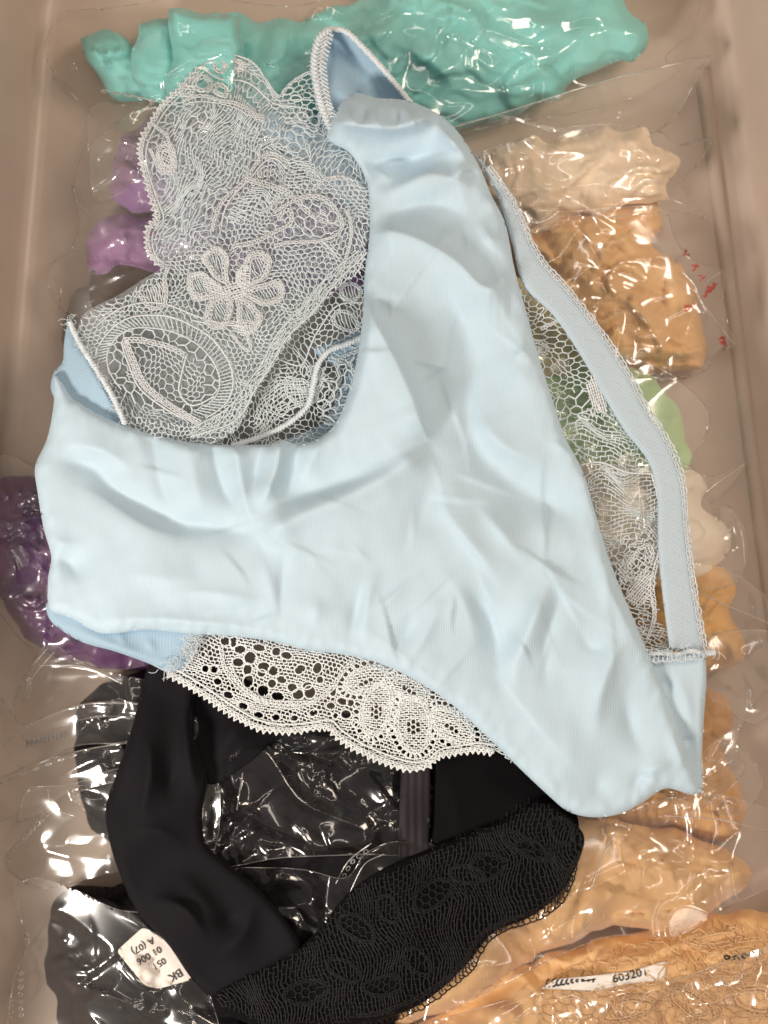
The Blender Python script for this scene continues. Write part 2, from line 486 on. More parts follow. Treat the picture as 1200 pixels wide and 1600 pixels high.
def filmmat(name, tint=(0.97, 0.96, 0.94), haze=0.03, rough=0.12, boost=2.0, bump=0.05, bscale=1.1):
    m, nt, out = mat_new(name); L = nt.links.new
    tc = N(nt, 'ShaderNodeTexCoord')
    vz = N(nt, 'ShaderNodeTexVoronoi', Scale=bscale, feature='F1'); L(tc.outputs['UV'], vz.inputs['Vector'])
    nz = N(nt, 'ShaderNodeTexNoise', Scale=bscale * 0.8, Detail=1.5, Distortion=1.0); L(tc.outputs['UV'], nz.inputs['Vector'])
    ad = N(nt, 'ShaderNodeMath', operation='ADD'); L(vz.outputs['Distance'], ad.inputs[0]); L(nz.outputs['Fac'], ad.inputs[1])
    b = N(nt, 'ShaderNodeBump', Strength=bump, Distance=0.003); L(ad.outputs[0], b.inputs['Height'])
    lw = N(nt, 'ShaderNodeLayerWeight', Blend=0.5); L(b.outputs[0], lw.inputs['Normal'])
    pw = N(nt, 'ShaderNodeMath', operation='POWER'); L(lw.outputs['Facing'], pw.inputs[0]); pw.inputs[1].default_value = 5.0
    fr = N(nt, 'ShaderNodeMath', operation='MULTIPLY_ADD'); L(pw.outputs[0], fr.inputs[0]); fr.inputs[1].default_value = 0.9; fr.inputs[2].default_value = 0.05
    mu = N(nt, 'ShaderNodeMath', operation='MULTIPLY', use_clamp=True); mu.inputs[1].default_value = boost; L(fr.outputs[0], mu.inputs[0])
    tr = N(nt, 'ShaderNodeBsdfTransparent'); tr.inputs['Color'].default_value = tint + (1,)
    gl = N(nt, 'ShaderNodeBsdfGlossy', Roughness=rough); gl.inputs['Color'].default_value = (1, 1, 1, 1); L(b.outputs[0], gl.inputs['Normal'])
    df = N(nt, 'ShaderNodeBsdfDiffuse'); df.inputs['Color'].default_value = (0.8, 0.78, 0.75, 1)
    m1 = N(nt, 'ShaderNodeMixShader'); m1.inputs[0].default_value = haze
    L(tr.outputs[0], m1.inputs[1]); L(df.outputs[0], m1.inputs[2])
    g2 = N(nt, 'ShaderNodeBsdfGlossy', Roughness=rough * 1.5 + 0.08); g2.inputs['Color'].default_value = (1, 1, 1, 1); L(b.outputs[0], g2.inputs['Normal'])
    mg = N(nt, 'ShaderNodeMixShader'); mg.inputs[0].default_value = 0.32; L(gl.outputs[0], mg.inputs[1]); L(g2.outputs[0], mg.inputs[2])
    m2 = N(nt, 'ShaderNodeMixShader'); L(mu.outputs[0], m2.inputs[0]); L(m1.outputs[0], m2.inputs[1]); L(mg.outputs[0], m2.inputs[2])
    L(m2.outputs[0], out.inputs['Surface'])
    return m

def plain(name, col, rough=0.5, spec=0.4, nscale=40.0, var=0.06, bump=0.0, bdist=0.001):
    m, nt, out = mat_new(name); L = nt.links.new
    tc = N(nt, 'ShaderNodeTexCoord'); nz = N(nt, 'ShaderNodeTexNoise', Scale=nscale, Detail=4.0); L(tc.outputs['Object'], nz.inputs['Vector'])
    r = N(nt, 'ShaderNodeMix', data_type='RGBA')
    r.inputs[6].default_value = tuple(c * (1 - var) for c in col) + (1,); r.inputs[7].default_value = tuple(min(1, c * (1 + var)) for c in col) + (1,)
    L(nz.outputs['Fac'], r.inputs[0])
    p = N(nt, 'ShaderNodeBsdfPrincipled', Roughness=rough); p.inputs['Specular IOR Level'].default_value = spec
    L(r.outputs[2], p.inputs['Base Color'])
    if bump: 
        b = N(nt, 'ShaderNodeBump', Strength=bump, Distance=bdist); L(nz.outputs['Fac'], b.inputs['Height']); L(b.outputs[0], p.inputs['Normal'])
    L(p.outputs[0], out.inputs['Surface'])
    return m

M_BIN = plain('bin_plastic', (0.56, 0.46, 0.385), 0.36, 0.4, 45.0, 0.07, 0.25, 0.0006)
M_BLUE = fabric('pale_blue_knit', (0.55, 0.70, 0.80), 0.58, 8.6, 0.16, 0.2, 0.10, 0.035, fine=0.3)
M_BLUEIN = fabric('shaded_blue_inside_knit', (0.41, 0.58, 0.72), 0.8, 6.3, 0.2, 0.25, 0.15, 0.05)  # same knit as the panel, darkened to hold the shade of its inside
M_ELAST = fabric('pale_blue_elastic', (0.52, 0.63, 0.71), 0.8, 9.0, 0.45, 0.3, 0.1, 0.05, coarse=True)
M_LACE = yarn('pale_blue_lace_yarn', (0.84, 0.93, 0.99))
M_LACEW = yarn('white_motif_yarn', (0.90, 0.96, 1.0), 0.5)
M_LACEC = yarn('cream_lace_yarn', (0.90, 0.96, 0.95), 0.6, 0.05)
def tulle(name, col, cover):
    m, nt, out = mat_new(name); L = nt.links.new
    tc = N(nt, 'ShaderNodeTexCoord'); nz = N(nt, 'ShaderNodeTexNoise', Scale=2.2, Detail=3.0); L(tc.outputs['UV'], nz.inputs['Vector'])
    mr = N(nt, 'ShaderNodeMapRange'); L(nz.outputs['Fac'], mr.inputs[0]); mr.inputs[3].default_value = cover * 0.6; mr.inputs[4].default_value = cover * 1.4
    d = N(nt, 'ShaderNodeBsdfDiffuse'); d.inputs['Color'].default_value = col + (1,)
    t_ = N(nt, 'ShaderNodeBsdfTransparent'); ms = N(nt, 'ShaderNodeMixShader')
    L(mr.outputs[0], ms.inputs[0]); L(t_.outputs[0], ms.inputs[1]); L(d.outputs[0], ms.inputs[2]); L(ms.outputs[0], out.inputs['Surface'])
    return m
M_TULLE = tulle('sheer_tulle', (0.78, 0.90, 0.98), 0.22)
M_TULLE2 = tulle('thin_tulle', (0.78, 0.90, 0.98), 0.16)
M_STITCH = yarn('overlock_thread', (0.76, 0.83, 0.87), 0.7, 0.15)
M_FILM = filmmat('clear_film')
M_FILM2 = filmmat('clear_film_hazy', haze=0.06, rough=0.15)
M_FILMD = filmmat('clear_film_crisp', haze=0.004, rough=0.08, boost=1.5, bump=0.06, bscale=1.5)
M_FILM3 = filmmat('clear_film_milky', haze=0.03, rough=0.10, boost=1.7)
M_SEAM = filmmat('film_weld', haze=0.25, rough=0.2, boost=4.0, bump=0.2)
M_BLACK = fabric('black_knit', (0.0075, 0.006, 0.008), 0.75, 6.3, 0.18, 0.02, 0.0, 0.1, spec=0.12)
M_BLACKL = fabric('black_lace_ground', (0.004, 0.003, 0.004), 0.85, 6.3, 0.15, 0.01, 0.0, 0.1, coarse=True, spec=0.1)
M_BYARN = yarn('black_yarn', (0.0032, 0.0022, 0.003), 0.75, 0.0, 0.0)
M_PAPER = plain('label_paper', (0.78, 0.72, 0.66), 0.6, 0.3, 60, 0.05)
M_INK = plain('black_ink', (0.03, 0.03, 0.03), 0.6)
M_REDINK = plain('red_ink', (0.55, 0.08, 0.07), 0.5)
M_GREYINK = plain('grey_ink', (0.16, 0.15, 0.15), 0.6)

# ------------------------------------------------------------------ the bin
def make_bin():
    root = empty('storage_bin', 600, 800, 0, 'dull brownish frosted plastic storage bin holding all the bagged underwear', 'storage bin')
    C = np.array([(92, -10), (1112, -20), (1345, 1790), (-60, 1790)], float)
    rad, k = 30.0, 10
    pts, nrm = [], []
    for i in range(4):
        p0, p1, p2 = C[i-1], C[i], C[(i+1) % 4]
        d1 = (p1-p0) / np.hypot(*(p1-p0)); d2 = (p2-p1) / np.hypot(*(p2-p1))
        n1 = np.array([d1[1], -d1[0]]); n2 = np.array([d2[1], -d2[0]])
        c = p1 - n1*0 - d1*rad + (-n1)*rad
        a1 = math.atan2(*n1[::-1]); a2 = math.atan2(*n2[::-1])
        if a2 < a1: a2 += 2*math.pi
        if a2 - a1 > math.pi: a2 -= 2*math.pi
        for j in range(k + 1):
            a = a1 + (a2-a1)*j/k; n = np.array([math.cos(a), math.sin(a)])
            pts.append(c + n*rad); nrm.append(n)
    pts, nrm = np.array(pts), np.array(nrm); m = len(pts)
    def ringz(off, z): return np.stack([(pts[:, 0] + nrm[:, 0]*off - 600) * S * 1.1, (800 - pts[:, 1] - nrm[:, 1]*off) * S * 1.1, np.full(m, z * S)], -1)
    # floor
    V = [ringz(0, 0)]; F = [list(range(m))[::-1]]
    link('floor', np.concatenate(V), F, M_BIN, root, smooth=False)
    def loft(name, prof):
        V = np.concatenate([ringz(o_, z_) for o_, z_ in prof]); F = []
        for r_ in range(len(prof) - 1):
            for i in range(m):
                j = (i + 1) % m; F.append([r_*m + i, (r_+1)*m + i, (r_+1)*m + j, r_*m + j])
        return link(name, V, F, M_BIN, root)
    fil = [(24*math.sin(t), 24 - 24*math.cos(t)) for t in np.linspace(0, 1.42, 8)]
    o1, z1 = fil[-1]
    loft('side_wall', fil + [(o1 + (z-z1)*0.13, z) for z in (60, 130, 220, 320)])
    zt = o1 + (320-z1)*0.13
    loft('rim', [(zt, 320), (zt + 2, 326), (zt + 8, 330), (zt + 40, 330), (zt + 46, 324), (zt + 46, 290), (zt+40, 290), (zt+38, 316), (zt + 8, 316)])
    # moulded rib along the right-hand foot of the wall
    A, B = np.array([1100.0, 110.0]), np.array([1305.0, 1700.0])
    V, F = [], []
    prof = [(-15, 0.5), (-12, 5), (-7, 7), (0, 7.5), (5, 6), (8, 0.5)]
    for i in range(30):
        p = A + (B - A) * i / 29
        for o_, z_ in prof: V.append(((p[0] + o_ - 600) * S * 1.1, (800 - p[1]) * S * 1.1, z_ * S))
    q = len(prof)
    for i in range(29):
        for j in range(q - 1): F.append([i*q+j, i*q+j+1, (i+1)*q+j+1, (i+1)*q+j])
    link('rib', V, F, M_BIN, root)
make_bin()

# ------------------------------------------------------------------ bagged garments
def pile(x, y):
    """the hidden heap the visible garments rest on"""
    return 105 * sstep(0, 260, x - 30) * sstep(0, 230, 1215 - x) * sstep(-120, 200, y) 

def creases(outline, seed, per, length, amp, wn, wb, main=None):
    """random sharp fold lines inside an outline"""
    P = np.array(outline, float); r = np.random.RandomState(seed); lo, hi = P.min(0), P.max(0); out = []
    n = int((hi - lo).prod() * 0.7 / per) + 2
    a0 = r.uniform(0, math.pi) if main is None else main
    while len(out) < n:
        p = r.uniform(lo, hi)
        if not inside(p[:1], p[1:], P)[0]: n -= 0.3; continue
        a = a0 + r.normal(0, 0.45) + (math.pi / 2 if r.rand() < 0.25 else 0); pts = [p]
        L = length * r.uniform(0.4, 1.4)
        for k in range(3): pts.append(pts[-1] + L / 3 * np.array([math.cos(a), math.sin(a)])); a += r.normal(0, 0.14)
        w = (wn * r.uniform(0.8, 1.5), wb * r.uniform(0.5, 1.5))
        if r.rand() < 0.5: w = w[::-1]
        out.append((pts, amp * r.uniform(0.4, 1.3), w[0], w[1], 0.5))
    return out
def garment(name, outline, col, label, cat='underwear', hmax=45, base=None, seed=0, lam=90, amp=14, ang=None, group=None,
            rough=0.75, res=4.0, rim=20, extra=None, mat=None, parent=None, transl=0.15, sheen=0.3, sharp=()):
    mat = mat or fabric(name + '_cloth', col, rough, 5.0, 0.12, sheen, transl, 0.08)
    if ang is None: ang = R(72) if np.mean([p[0] for p in outline]) > 600 else R(100)
    rg = ridges(seed * 7 + 3, lam * 1.5, ang); pl = pleats(seed * 5 + 2, lam * 0.55, ang); pl2 = pleats(seed * 5 + 4, lam * 0.27, ang + 0.25); fc = crumple(seed * 11 + 1, lam * 1.1); f0 = Field(seed + 77, 240)
    ex = strokes((extra or []) + creases(outline, seed + 900, 9000, 200, amp * 0.7, 4.5, 30, ang + math.pi / 2 if ang is not None else None))
    def hf(x, y, d):
        b = pile(x, y) if base is None else base
        h = b + hmax * (1 - np.exp(-d / rim)) + (0.4 * amp * rg(x, y) + amp * 0.006 * fc(x, y) + 1.0 * amp * pl(x, y) + 0.42 * amp * pl2(x, y)) * sstep(-4, 16, d) + 5 * f0(x, y)
        if ex: h = h + ex(x, y)
        return np.maximum(h, 3)
    o = sheet(name, outline, hf, mat, parent, res=res, edge=8, drop=7, thick=14, sharp=sharp, rag=5.0)
    if label: tag(o, label, cat, group)
    return o

def bag(name, outline, label, seed, lam=70, amp=0.16, gap=5, mat=None, res=3.6, soft=9, group=None, folds=None, seams=(), perfs=(), sharp=None, extra_h=0, smooth=True, cdir=None):
    mat = mat or M_FILM
    cr = crumple(seed * 13 + 5, lam * 1.5, 7); Hb = blur(dilate(H, 9), soft); ex = strokes((folds or []) + creases(outline, seed + 300, 5200, 190, 10.0, 2.4, 26, cdir))
    def hf(x, y, d):
        h = np.maximum(hs(x, y, Hb) - 4 + np.clip(cr(x, y), -60, 60) * amp * 1.15, hs(x, y) + gap) + extra_h
        if ex: h = h + ex(x, y)
        return h
    o = sheet(name, outline, hf, mat, None, res=res, edge=0, film=True, smooth_outline=smooth, clamp=2.0)
    tag(o, label, 'plastic bag', group)
    top = lambda x, y: hs(x, y) + 1.0
    t = Threads(seed + 7); po = catmull(outline); t.line(np.concatenate([po, po[:1]]), 1.1)
    t.build('cut_edge', top, M_SEAM, o, flat=0.4, jit=0, stuff=False)
    for k, sm in enumerate(seams):
        t = Threads(seed + k); t.line(catmull(sm[0], False, 6) if len(sm[0]) > 2 else np.array(sm[0], float) , sm[1])
        t.build('weld_line', top, M_SEAM, o, flat=0.35, jit=0, stuff=False)
    for k, (pts, gp, ln, wd) in enumerate(perfs):
        c = catmull(pts, False, 8); L = np.concatenate([[0], np.cumsum(np.hypot(*np.diff(c, axis=0).T))])
        t = Threads(seed + 50 + k)
        for a in np.arange(3, L[-1] - ln, gp):
            P = [(np.interp(q, L, c[:, 0]), np.interp(q, L, c[:, 1])) for q in (a, a + ln)]
            (xa, ya), (xb, yb) = P; cx, cy = (xa+xb)/2, (ya+yb)/2
            t.ring(cx, cy, ln / 2, wd, math.atan2(yb-ya, xb-xa), 1.6, 0.4, 8)
        t.build('perforation', top, M_SEAM, o, flat=0.5, jit=0)
    return o

# ---- left side
garment('grey_backing', [(110, 470), (200, 440), (330, 420), (480, 440), (590, 440), (600, 720), (300, 730), (150, 690), (110, 600)], (0.30, 0.30, 0.29),
        'dark grey backing cloth glimpsed through the lower lace of the pale blue brief', hmax=25, seed=3, lam=110, amp=10, group=None)  # dark grey cloth backing the lower lace
garment('brown_brief', [(140, 440), (165, 405), (210, 395), (270, 400), (290, 440), (250, 480), (190, 500), (150, 480)], (0.085, 0.055, 0.045),
        'dark brown brief corner below the lilac one, left of the lace', hmax=20, seed=4, lam=60, amp=6, base=70)
garment('lilac_brief', [(140, 365), (158, 345), (200, 340), (280, 345), (430, 350), (500, 420), (400, 460), (300, 430), (235, 425), (190, 415), (150, 430), (138, 400)], (0.40, 0.21, 0.45),
        'pinkish lilac brief in film, below the purple brief on the left', hmax=38, seed=5, lam=80, amp=12, base=62)
garment('purple_brief', [(178, 255), (190, 215), (225, 190), (300, 175), (430, 180), (560, 230), (600, 340), (560, 450), (440, 430), (300, 350), (240, 335), (185, 330), (175, 300)], (0.36, 0.19, 0.43),
        'bright purple brief showing beside the scalloped lace edge', hmax=55, seed=6, lam=120, amp=14, base=78,
        extra=[([(178, 300), (215, 255), (300, 215)], 16, 26, 8)])
bag('film_bag', [(130, 240), (185, 190), (240, 165), (420, 170), (560, 260), (560, 400), (330, 420), (250, 430), (190, 470), (150, 500), (110, 490), (80, 460), (75, 420), (110, 390), (125, 350), (115, 300)],
    'clear crinkled bag around the purple and lilac briefs', 21, lam=60, amp=0.14, mat=M_FILM2,
    seams=[([(113, 290), (122, 318), (140, 330)], 2.0), ([(85, 435), (95, 452), (92, 480)], 2.2)])

garment('violet_brief', [(-40, 770), (10, 752), (40, 742), (75, 770), (130, 820), (200, 950), (300, 1000), (290, 1050), (200, 1050), (140, 1040), (80, 1022), (30, 985), (0, 930), (-40, 900)], (0.13, 0.028, 0.17),
        'deep violet shiny brief at the left edge under the pale blue one', hmax=60, base=40, seed=8, lam=60, amp=16, rough=0.45, sheen=0.1, transl=0.05)
bag('film_bag', [(-40, 730), (15, 712), (45, 725), (100, 760), (180, 900), (260, 1010), (200, 1045), (110, 1035), (40, 1005), (0, 960), (-40, 930)],
    'clear wrinkled bag around the deep violet brief at the left edge', 22, lam=44, amp=0.2, mat=M_FILM2)

bag('film_flap', [(140, 170), (200, 165), (280, 190), (240, 250), (190, 300), (150, 310), (140, 250)], 'clear film flap between the teal bag and the purple brief', 53, lam=60, amp=0.14, mat=M_FILM2)
# ---- top
teal = fabric('teal_satin', (0.29, 0.74, 0.72), 0.6, 5.0, 0.08, 0.3, 0.15, 0.06)
tb = garment('teal_brief', [(265, 30), (330, 22), (420, 32), (470, 30), (540, 8), (620, -30), (760, -50), (940, -40), (985, 18), (1013, 62), (998, 98), (960, 96), (900, 130), (850, 160), (770, 188), (650, 212), (500, 205), (380, 190), (260, 160)], None,
        'teal green folded brief in a clear bag along the top', hmax=34, base=66, seed=9, lam=150, amp=14, ang=R(70), mat=teal, rim=30,
        extra=[([(470, 100), (560, 60), (640, 40)], 26, 14, 30), ([(600, 60), (680, 100), (720, 150)], 22, 30, 10), ([(740, 60), (800, 70), (850, 100), (830, 115)], 16, 22, 10),
               ([(660, -10), (740, 30), (760, 90), (770, 130)], 14, 10, 24), ([(860, 20), (900, 60), (960, 70)], 10, 24, 24)])
garment('folded_panel', [(124, 62), (140, 50), (165, 50), (207, 72), (240, 80), (240, 160), (190, 160), (160, 125), (135, 100)], None, None, mat=teal, parent=tb, hmax=35, base=55, seed=10, lam=60, amp=12, rim=18,
        extra=[([(130, 65), (155, 90), (170, 125)], 18, 8, 14)], sharp=(0, 2))
garment('folded_panel', [(214, 34), (250, 32), (275, 34), (275, 165), (208, 158), (208, 100)], None, None, mat=teal, parent=tb, hmax=28, base=92, seed=11, lam=90, amp=4, rim=5, sharp=(0, 2, 3, 4))
garment('folded_panel', [(268, 13), (330, 20), (372, 26), (380, 110), (372, 170), (256, 166), (262, 100)], None, None, mat=teal, parent=tb, hmax=34, base=118, seed=12, lam=100, amp=6, rim=5, sharp=(0, 2, 4, 5))
bag('film_bag', [(72, 62), (100, 20), (180, 12), (300, -5), (460, 10), (560, -20), (760, -60), (1000, -50), (1086, -30), (1086, 40), (1040, 90), (1060, 110), (1000, 150), (880, 180), (760, 200), (600, 230), (420, 230), (260, 235), (200, 225), (160, 215), (146, 182), (108, 142), (74, 96)],
    'clear glossy bag around the teal brief at the top', 23, lam=90, amp=0.13, mat=M_FILMD, res=3.6,
    folds=[([(90, 125), (115, 155), (140, 182)], 9, 5, 10), ([(80, 80), (105, 95), (130, 140)], 10, 6, 12), ([(330, 60), (350, 75), (340, 95)], 10, 5, 9), ([(270, 96), (310, 92), (350, 80), (372, 40)], 9, 6, 12),
           ([(640, 20), (700, 45), (730, 10), (790, 15)], 10, 8, 8), ([(660, 130), (720, 140), (790, 148)], 12, 8, 8)],
    seams=[([(146, 182), (108, 142), (82, 118)], 2.0), ([(160, 140), (210, 150), (270, 165)], 2.0)],
    perfs=[([(155, 142), (200, 150), (260, 163)], 19, 9, 1.6)])
bag('film_flap', [(690, 205), (800, 172), (940, 128), (1108, 87), (1085, 130), (1060, 178), (1020, 206), (940, 215), (860, 230), (780, 262), (720, 262), (690, 240)],
    'clear pointed open end of a bag below the teal brief', 24, lam=110, amp=0.10, mat=M_FILM2,
    seams=[([(690, 205), (800, 172), (940, 128), (1107, 88)], 2.6), ([(1107, 88), (1085, 130), (1060, 178)], 1.6)])

# ---- right side
garment('green_brief', [(800, 470), (870, 500), (960, 560), (1035, 605), (1070, 675), (1080, 722), (1045, 745), (900, 760), (820, 720), (790, 600)], (0.52, 0.76, 0.44),
        'light green brief showing through the right lace and beside the elastic', hmax=30, seed=13, lam=100, amp=12)
garment('khaki_brief', [(800, 440), (840, 450), (900, 500), (920, 545), (870, 590), (820, 570)], (0.66, 0.60, 0.36),
        'khaki yellow brief patch behind the upper right lace', hmax=22, seed=14, lam=60, amp=8)
garment('caramel_brief', [(1000, 1030), (1080, 1060), (1128, 1085), (1146, 1112), (1136, 1145), (1130, 1170), (1165, 1240), (1140, 1310), (1050, 1290), (900, 1300), (850, 1240), (900, 1100)], (0.68, 0.38, 0.15),
        'caramel brief beside the pale blue hanging tab on the right', hmax=35, base=55, seed=15, lam=60, amp=14)
garment('amber_brief', [(930, 900), (1060, 870), (1120, 885), (1148, 915), (1140, 960), (1162, 1000), (1150, 1032), (1060, 1060), (960, 1040), (900, 980)], (0.85, 0.50, 0.17),
        'amber orange brief at the right, just right of the elastic end', hmax=42, base=55, seed=16, lam=70, amp=15)
garment('cream_brief', [(870, 735), (960, 722), (1030, 728), (1085, 738), (1104, 765), (1098, 800), (1132, 828), (1142, 868), (1100, 895), (1000, 905), (900, 890), (860, 800)], (0.96, 0.86, 0.74),
        'cream white brief behind the lower right lace panel', hmax=48, base=None, seed=17, lam=80, amp=12)
garment('tan_brief', [(790, 350), (870, 335), (960, 312), (1020, 312), (1034, 352), (1018, 385), (1062, 420), (1092, 475), (1104, 535), (1086, 577), (1015, 587), (975, 572), (920, 540), (870, 490), (800, 420)], (0.88, 0.56, 0.27),
        'crumpled orange tan brief in film at the right of the elastic', hmax=60, base=45, seed=18, lam=85, amp=22, rim=35,
        extra=[([(850, 370), (940, 375), (1020, 400), (1080, 470)], 18, 14, 20), ([(960, 460), (1010, 500), (1030, 560)], 16, 20, 10), ([(900, 420), (960, 470)], 12, 12, 10)])
garment('peach_brief', [(745, 262), (790, 230), (830, 212), (855, 220), (940, 206), (1008, 204), (1024, 226), (1058, 238), (1066, 262), (1040, 292), (1052, 312), (970, 322), (900, 335), (830, 360), (780, 345), (745, 300)], (1.0, 0.79, 0.60),
        'pale peach brief in film, above the orange tan one', hmax=45, base=82, seed=19, lam=110, amp=16, ang=R(75), rim=30)
bag('film_bag', [(740, 250), (800, 222), (880, 200), (960, 195), (1030, 205), (1060, 228), (1113, 218), (1085, 262), (1062, 285), (1080, 312), (1107, 342), (1060, 330), (1000, 336), (900, 345), (820, 370), (760, 330)],
    'clear spiky bag around the pale peach brief', 25, lam=80, amp=0.14,
    seams=[([(1060, 228), (1112, 219), (1085, 262)], 2.0), ([(1050, 312), (1080, 325), (1107, 342)], 2.2)])
redbag = bag('film_bag', [(800, 340), (900, 330), (1000, 322), (1040, 330), (1058, 380), (1090, 410), (1132, 425), (1130, 460), (1140, 510), (1150, 540), (1120, 548), (1100, 580), (1020, 592), (960, 575), (890, 520), (840, 450)],
    'clear bag with red print around the orange tan brief', 26, lam=70, amp=0.16,
    folds=[([(1068, 420), (1090, 460), (1130, 535)], 12, 6, 6), ([(880, 345), (930, 365), (980, 370)], 8, 6, 6)],
    seams=[([(1066, 425), (1085, 445), (1095, 470), (1118, 500), (1148, 540)], 2.2), ([(1105, 440), (1131, 425), (1130, 460)], 1.6)])
for k, (x, y, n) in enumerate([(1070, 396, 1), (1085, 420, 1), (1094, 436, 1), (1105, 452, 2), (1112, 447, 2), (1100, 460, 2), (1128, 532, 2), (1132, 541, 2), (1074, 483, 1)]):
    t = Threads(200 + k)
    for q in range(3 + n): t.line([(x - 5 + t.r.uniform(0, 8), y - 5 + q * 2.6), (x - 2 + t.r.uniform(2, 10), y - 6 + q * 2.6)], 2.2)
    t.build('red_print', lambda x, y: hs(x, y) + 1.2, M_REDINK, redbag, flat=0.1, jit=0, stuff=False)
bag('film_bag', [(860, 480), (960, 545), (1040, 580), (1090, 620), (1110, 655), (1090, 700), (1060, 740), (930, 745), (840, 700)],
    'clear bag around the light green brief', 27, lam=70, amp=0.12, mat=M_FILM2)
bag('film_bag', [(850, 735), (960, 715), (1060, 722), (1110, 745), (1166, 722), (1140, 762), (1110, 790), (1145, 795), (1168, 850), (1160, 900), (1120, 920), (1000, 915), (880, 890)],
    'clear spiky bag around the cream white brief', 28, lam=60, amp=0.18,
    folds=[([(1100, 760), (1130, 745), (1164, 724)], 10, 6, 6), ([(1145, 800), (1150, 840), (1160, 890)], 12, 7, 7)],
    seams=[([(1104, 768), (1130, 748), (1165, 724)], 2.4), ([(1140, 798), (1158, 830), (1164, 880)], 2.0)])
bag('film_bag', [(930, 905), (1080, 880), (1160, 900), (1230, 975), (1210, 1010), (1230, 1060), (1190, 1080), (1160, 1130), (1150, 1180), (1165, 1200), (1130, 1240), (1040, 1290), (900, 1290), (900, 1000)],
    'clear long creased bag over the amber and caramel briefs', 29, lam=80, amp=0.14,
    folds=[([(1085, 925), (1140, 950), (1210, 980)], 9, 6, 6), ([(1100, 1050), (1150, 1075), (1200, 1085)], 8, 5, 8)],
    seams=[([(1088, 925), (1140, 948), (1205, 975)], 1.8), ([(1110, 1185), (1135, 1195), (1160, 1190)], 2.0)])

bag('film_flap', [(1085, 1010), (1150, 985), (1230, 1000), (1230, 1090), (1180, 1130), (1140, 1110), (1100, 1080)], 'clear film flap right of the pale blue tab seam', 51, lam=50, amp=0.16, cdir=0.3)
bag('film_flap', [(1110, 1160), (1160, 1170), (1190, 1220), (1170, 1262), (1120, 1270), (1098, 1230)], 'small clear film scrap beside the pointed tip of the pale blue tab', 52, lam=40, amp=0.18)
# ---- bottom right
garment('honey_brief', [(640, 1330), (760, 1290), (860, 1270), (1000, 1290), (1100, 1312), (1175, 1360), (1145, 1402), (1065, 1452), (960, 1445), (850, 1490), (740, 1560), (600, 1600), (560, 1500)], (0.80, 0.50, 0.24),
        'honey tan satin brief in film at the lower right, below the white tip', hmax=50, base=70, seed=30, lam=110, amp=18, ang=R(60),
        extra=[([(1000, 1310), (1040, 1350), (1060, 1400)], 14, 10, 24), ([(880, 1430), (980, 1390), (1080, 1370)], 12, 24, 12)])
hl = garment('honey_lace_brief', [(600, 1640), (700, 1575), (800, 1520), (890, 1480), (1000, 1452), (1110, 1430), (1200, 1425), (1330, 1450), (1330, 1700), (600, 1700)], (0.80, 0.50, 0.24),
        'honey tan lace brief in the bottom right corner', hmax=70, base=75, seed=31, lam=130, amp=14, ang=R(65), rim=50)
bag('film_bag', [(640, 1360), (720, 1320), (860, 1270), (950, 1262), (1010, 1255), (1100, 1240), (1210, 1270), (1230, 1330), (1210, 1380), (1130, 1420), (1060, 1462), (960, 1462), (880, 1490), (740, 1560), (640, 1590)],
    'clear crackled bag around the honey tan satin brief', 32, lam=70, amp=0.17,
    folds=[([(940, 1320), (960, 1300), (1030, 1325), (1040, 1318)], 10, 6, 8), ([(820, 1450), (900, 1400), (1000, 1350), (1045, 1320)], 12, 8, 14), ([(1045, 1320), (1090, 1340), (1160, 1360)], 9, 8, 8), ([(850, 1410), (862, 1470)], 10, 4, 8)],
    seams=[([(925, 1385), (945, 1330), (965, 1295)], 2.0), ([(1040, 1275), (1120, 1280), (1200, 1300)], 2.0)])

# lace on the bottom right brief
t = Threads(61); wf = (Field(901, 60), Field(902, 60))
t.net([(900, 1490), (1110, 1440), (1210, 1435), (1240, 1620), (860, 1620), (830, 1560)], 8, 1.8, 1.3, 0.3, wf, 9)
for cx, cy, rx, ry, a in ((1150, 1500, 60, 30, -0.4), (1180, 1560, 50, 26, 0.2), (1080, 1570, 46, 20, 0.5), (980, 1580, 44, 18, -0.2), (1120, 1465, 50, 12, -0.2)):
    t.ring(cx, cy, rx, ry, a, 3.6); t.ring(cx, cy, rx*0.72, ry*0.66, a, 2.4)
t.build('lace_overlay', lambda x, y: hs(x, y) + 2, yarn('honey_yarn', (0.90, 0.62, 0.32), 0.45), hl, jit=1.0, warp=5.0)
for x_, y_, L_ in ((1136, 1496, 2), (1150, 1497, 2), (1163, 1494, 2)):
    t = Threads(62); t.ring(x_, y_, 4, 3, 0.3, 2.6); t.build('eyelet', lambda x, y: hs(x, y) + 2.5, M_INK, hl, jit=0, stuff=False)

def textmesh(name, body, x, y, size, ang, hfun, parent, mat=M_INK, bold=0.0, sx=1.0):
    """flat print: built-in letter shapes laid on the paper at (x, y), reading direction ang (screen, clockwise)"""
    cu = bpy.data.curves.new('tmp', 'FONT'); cu.body = body; cu.size = 1.0; cu.offset = bold; cu.resolution_u = 2
    ob = bpy.data.objects.new('tmp', cu); COL.objects.link(ob)
    dg = bpy.context.evaluated_depsgraph_get(); me = bpy.data.meshes.new_from_object(ob.evaluated_get(dg))
    v = np.array([q.co[:2] for q in me.vertices]); F = [list(p.vertices) for p in me.polygons]
    bpy.data.objects.remove(ob); bpy.data.curves.remove(cu)
    c, s_ = math.cos(ang), math.sin(ang)
    u, w = v[:, 0] * size * sx, -v[:, 1] * size
    X, Y = x + u*c - w*s_, y + u*s_ + w*c
    return link(name, at(X, Y, hfun(X, Y)), F, mat, parent, smooth=False)

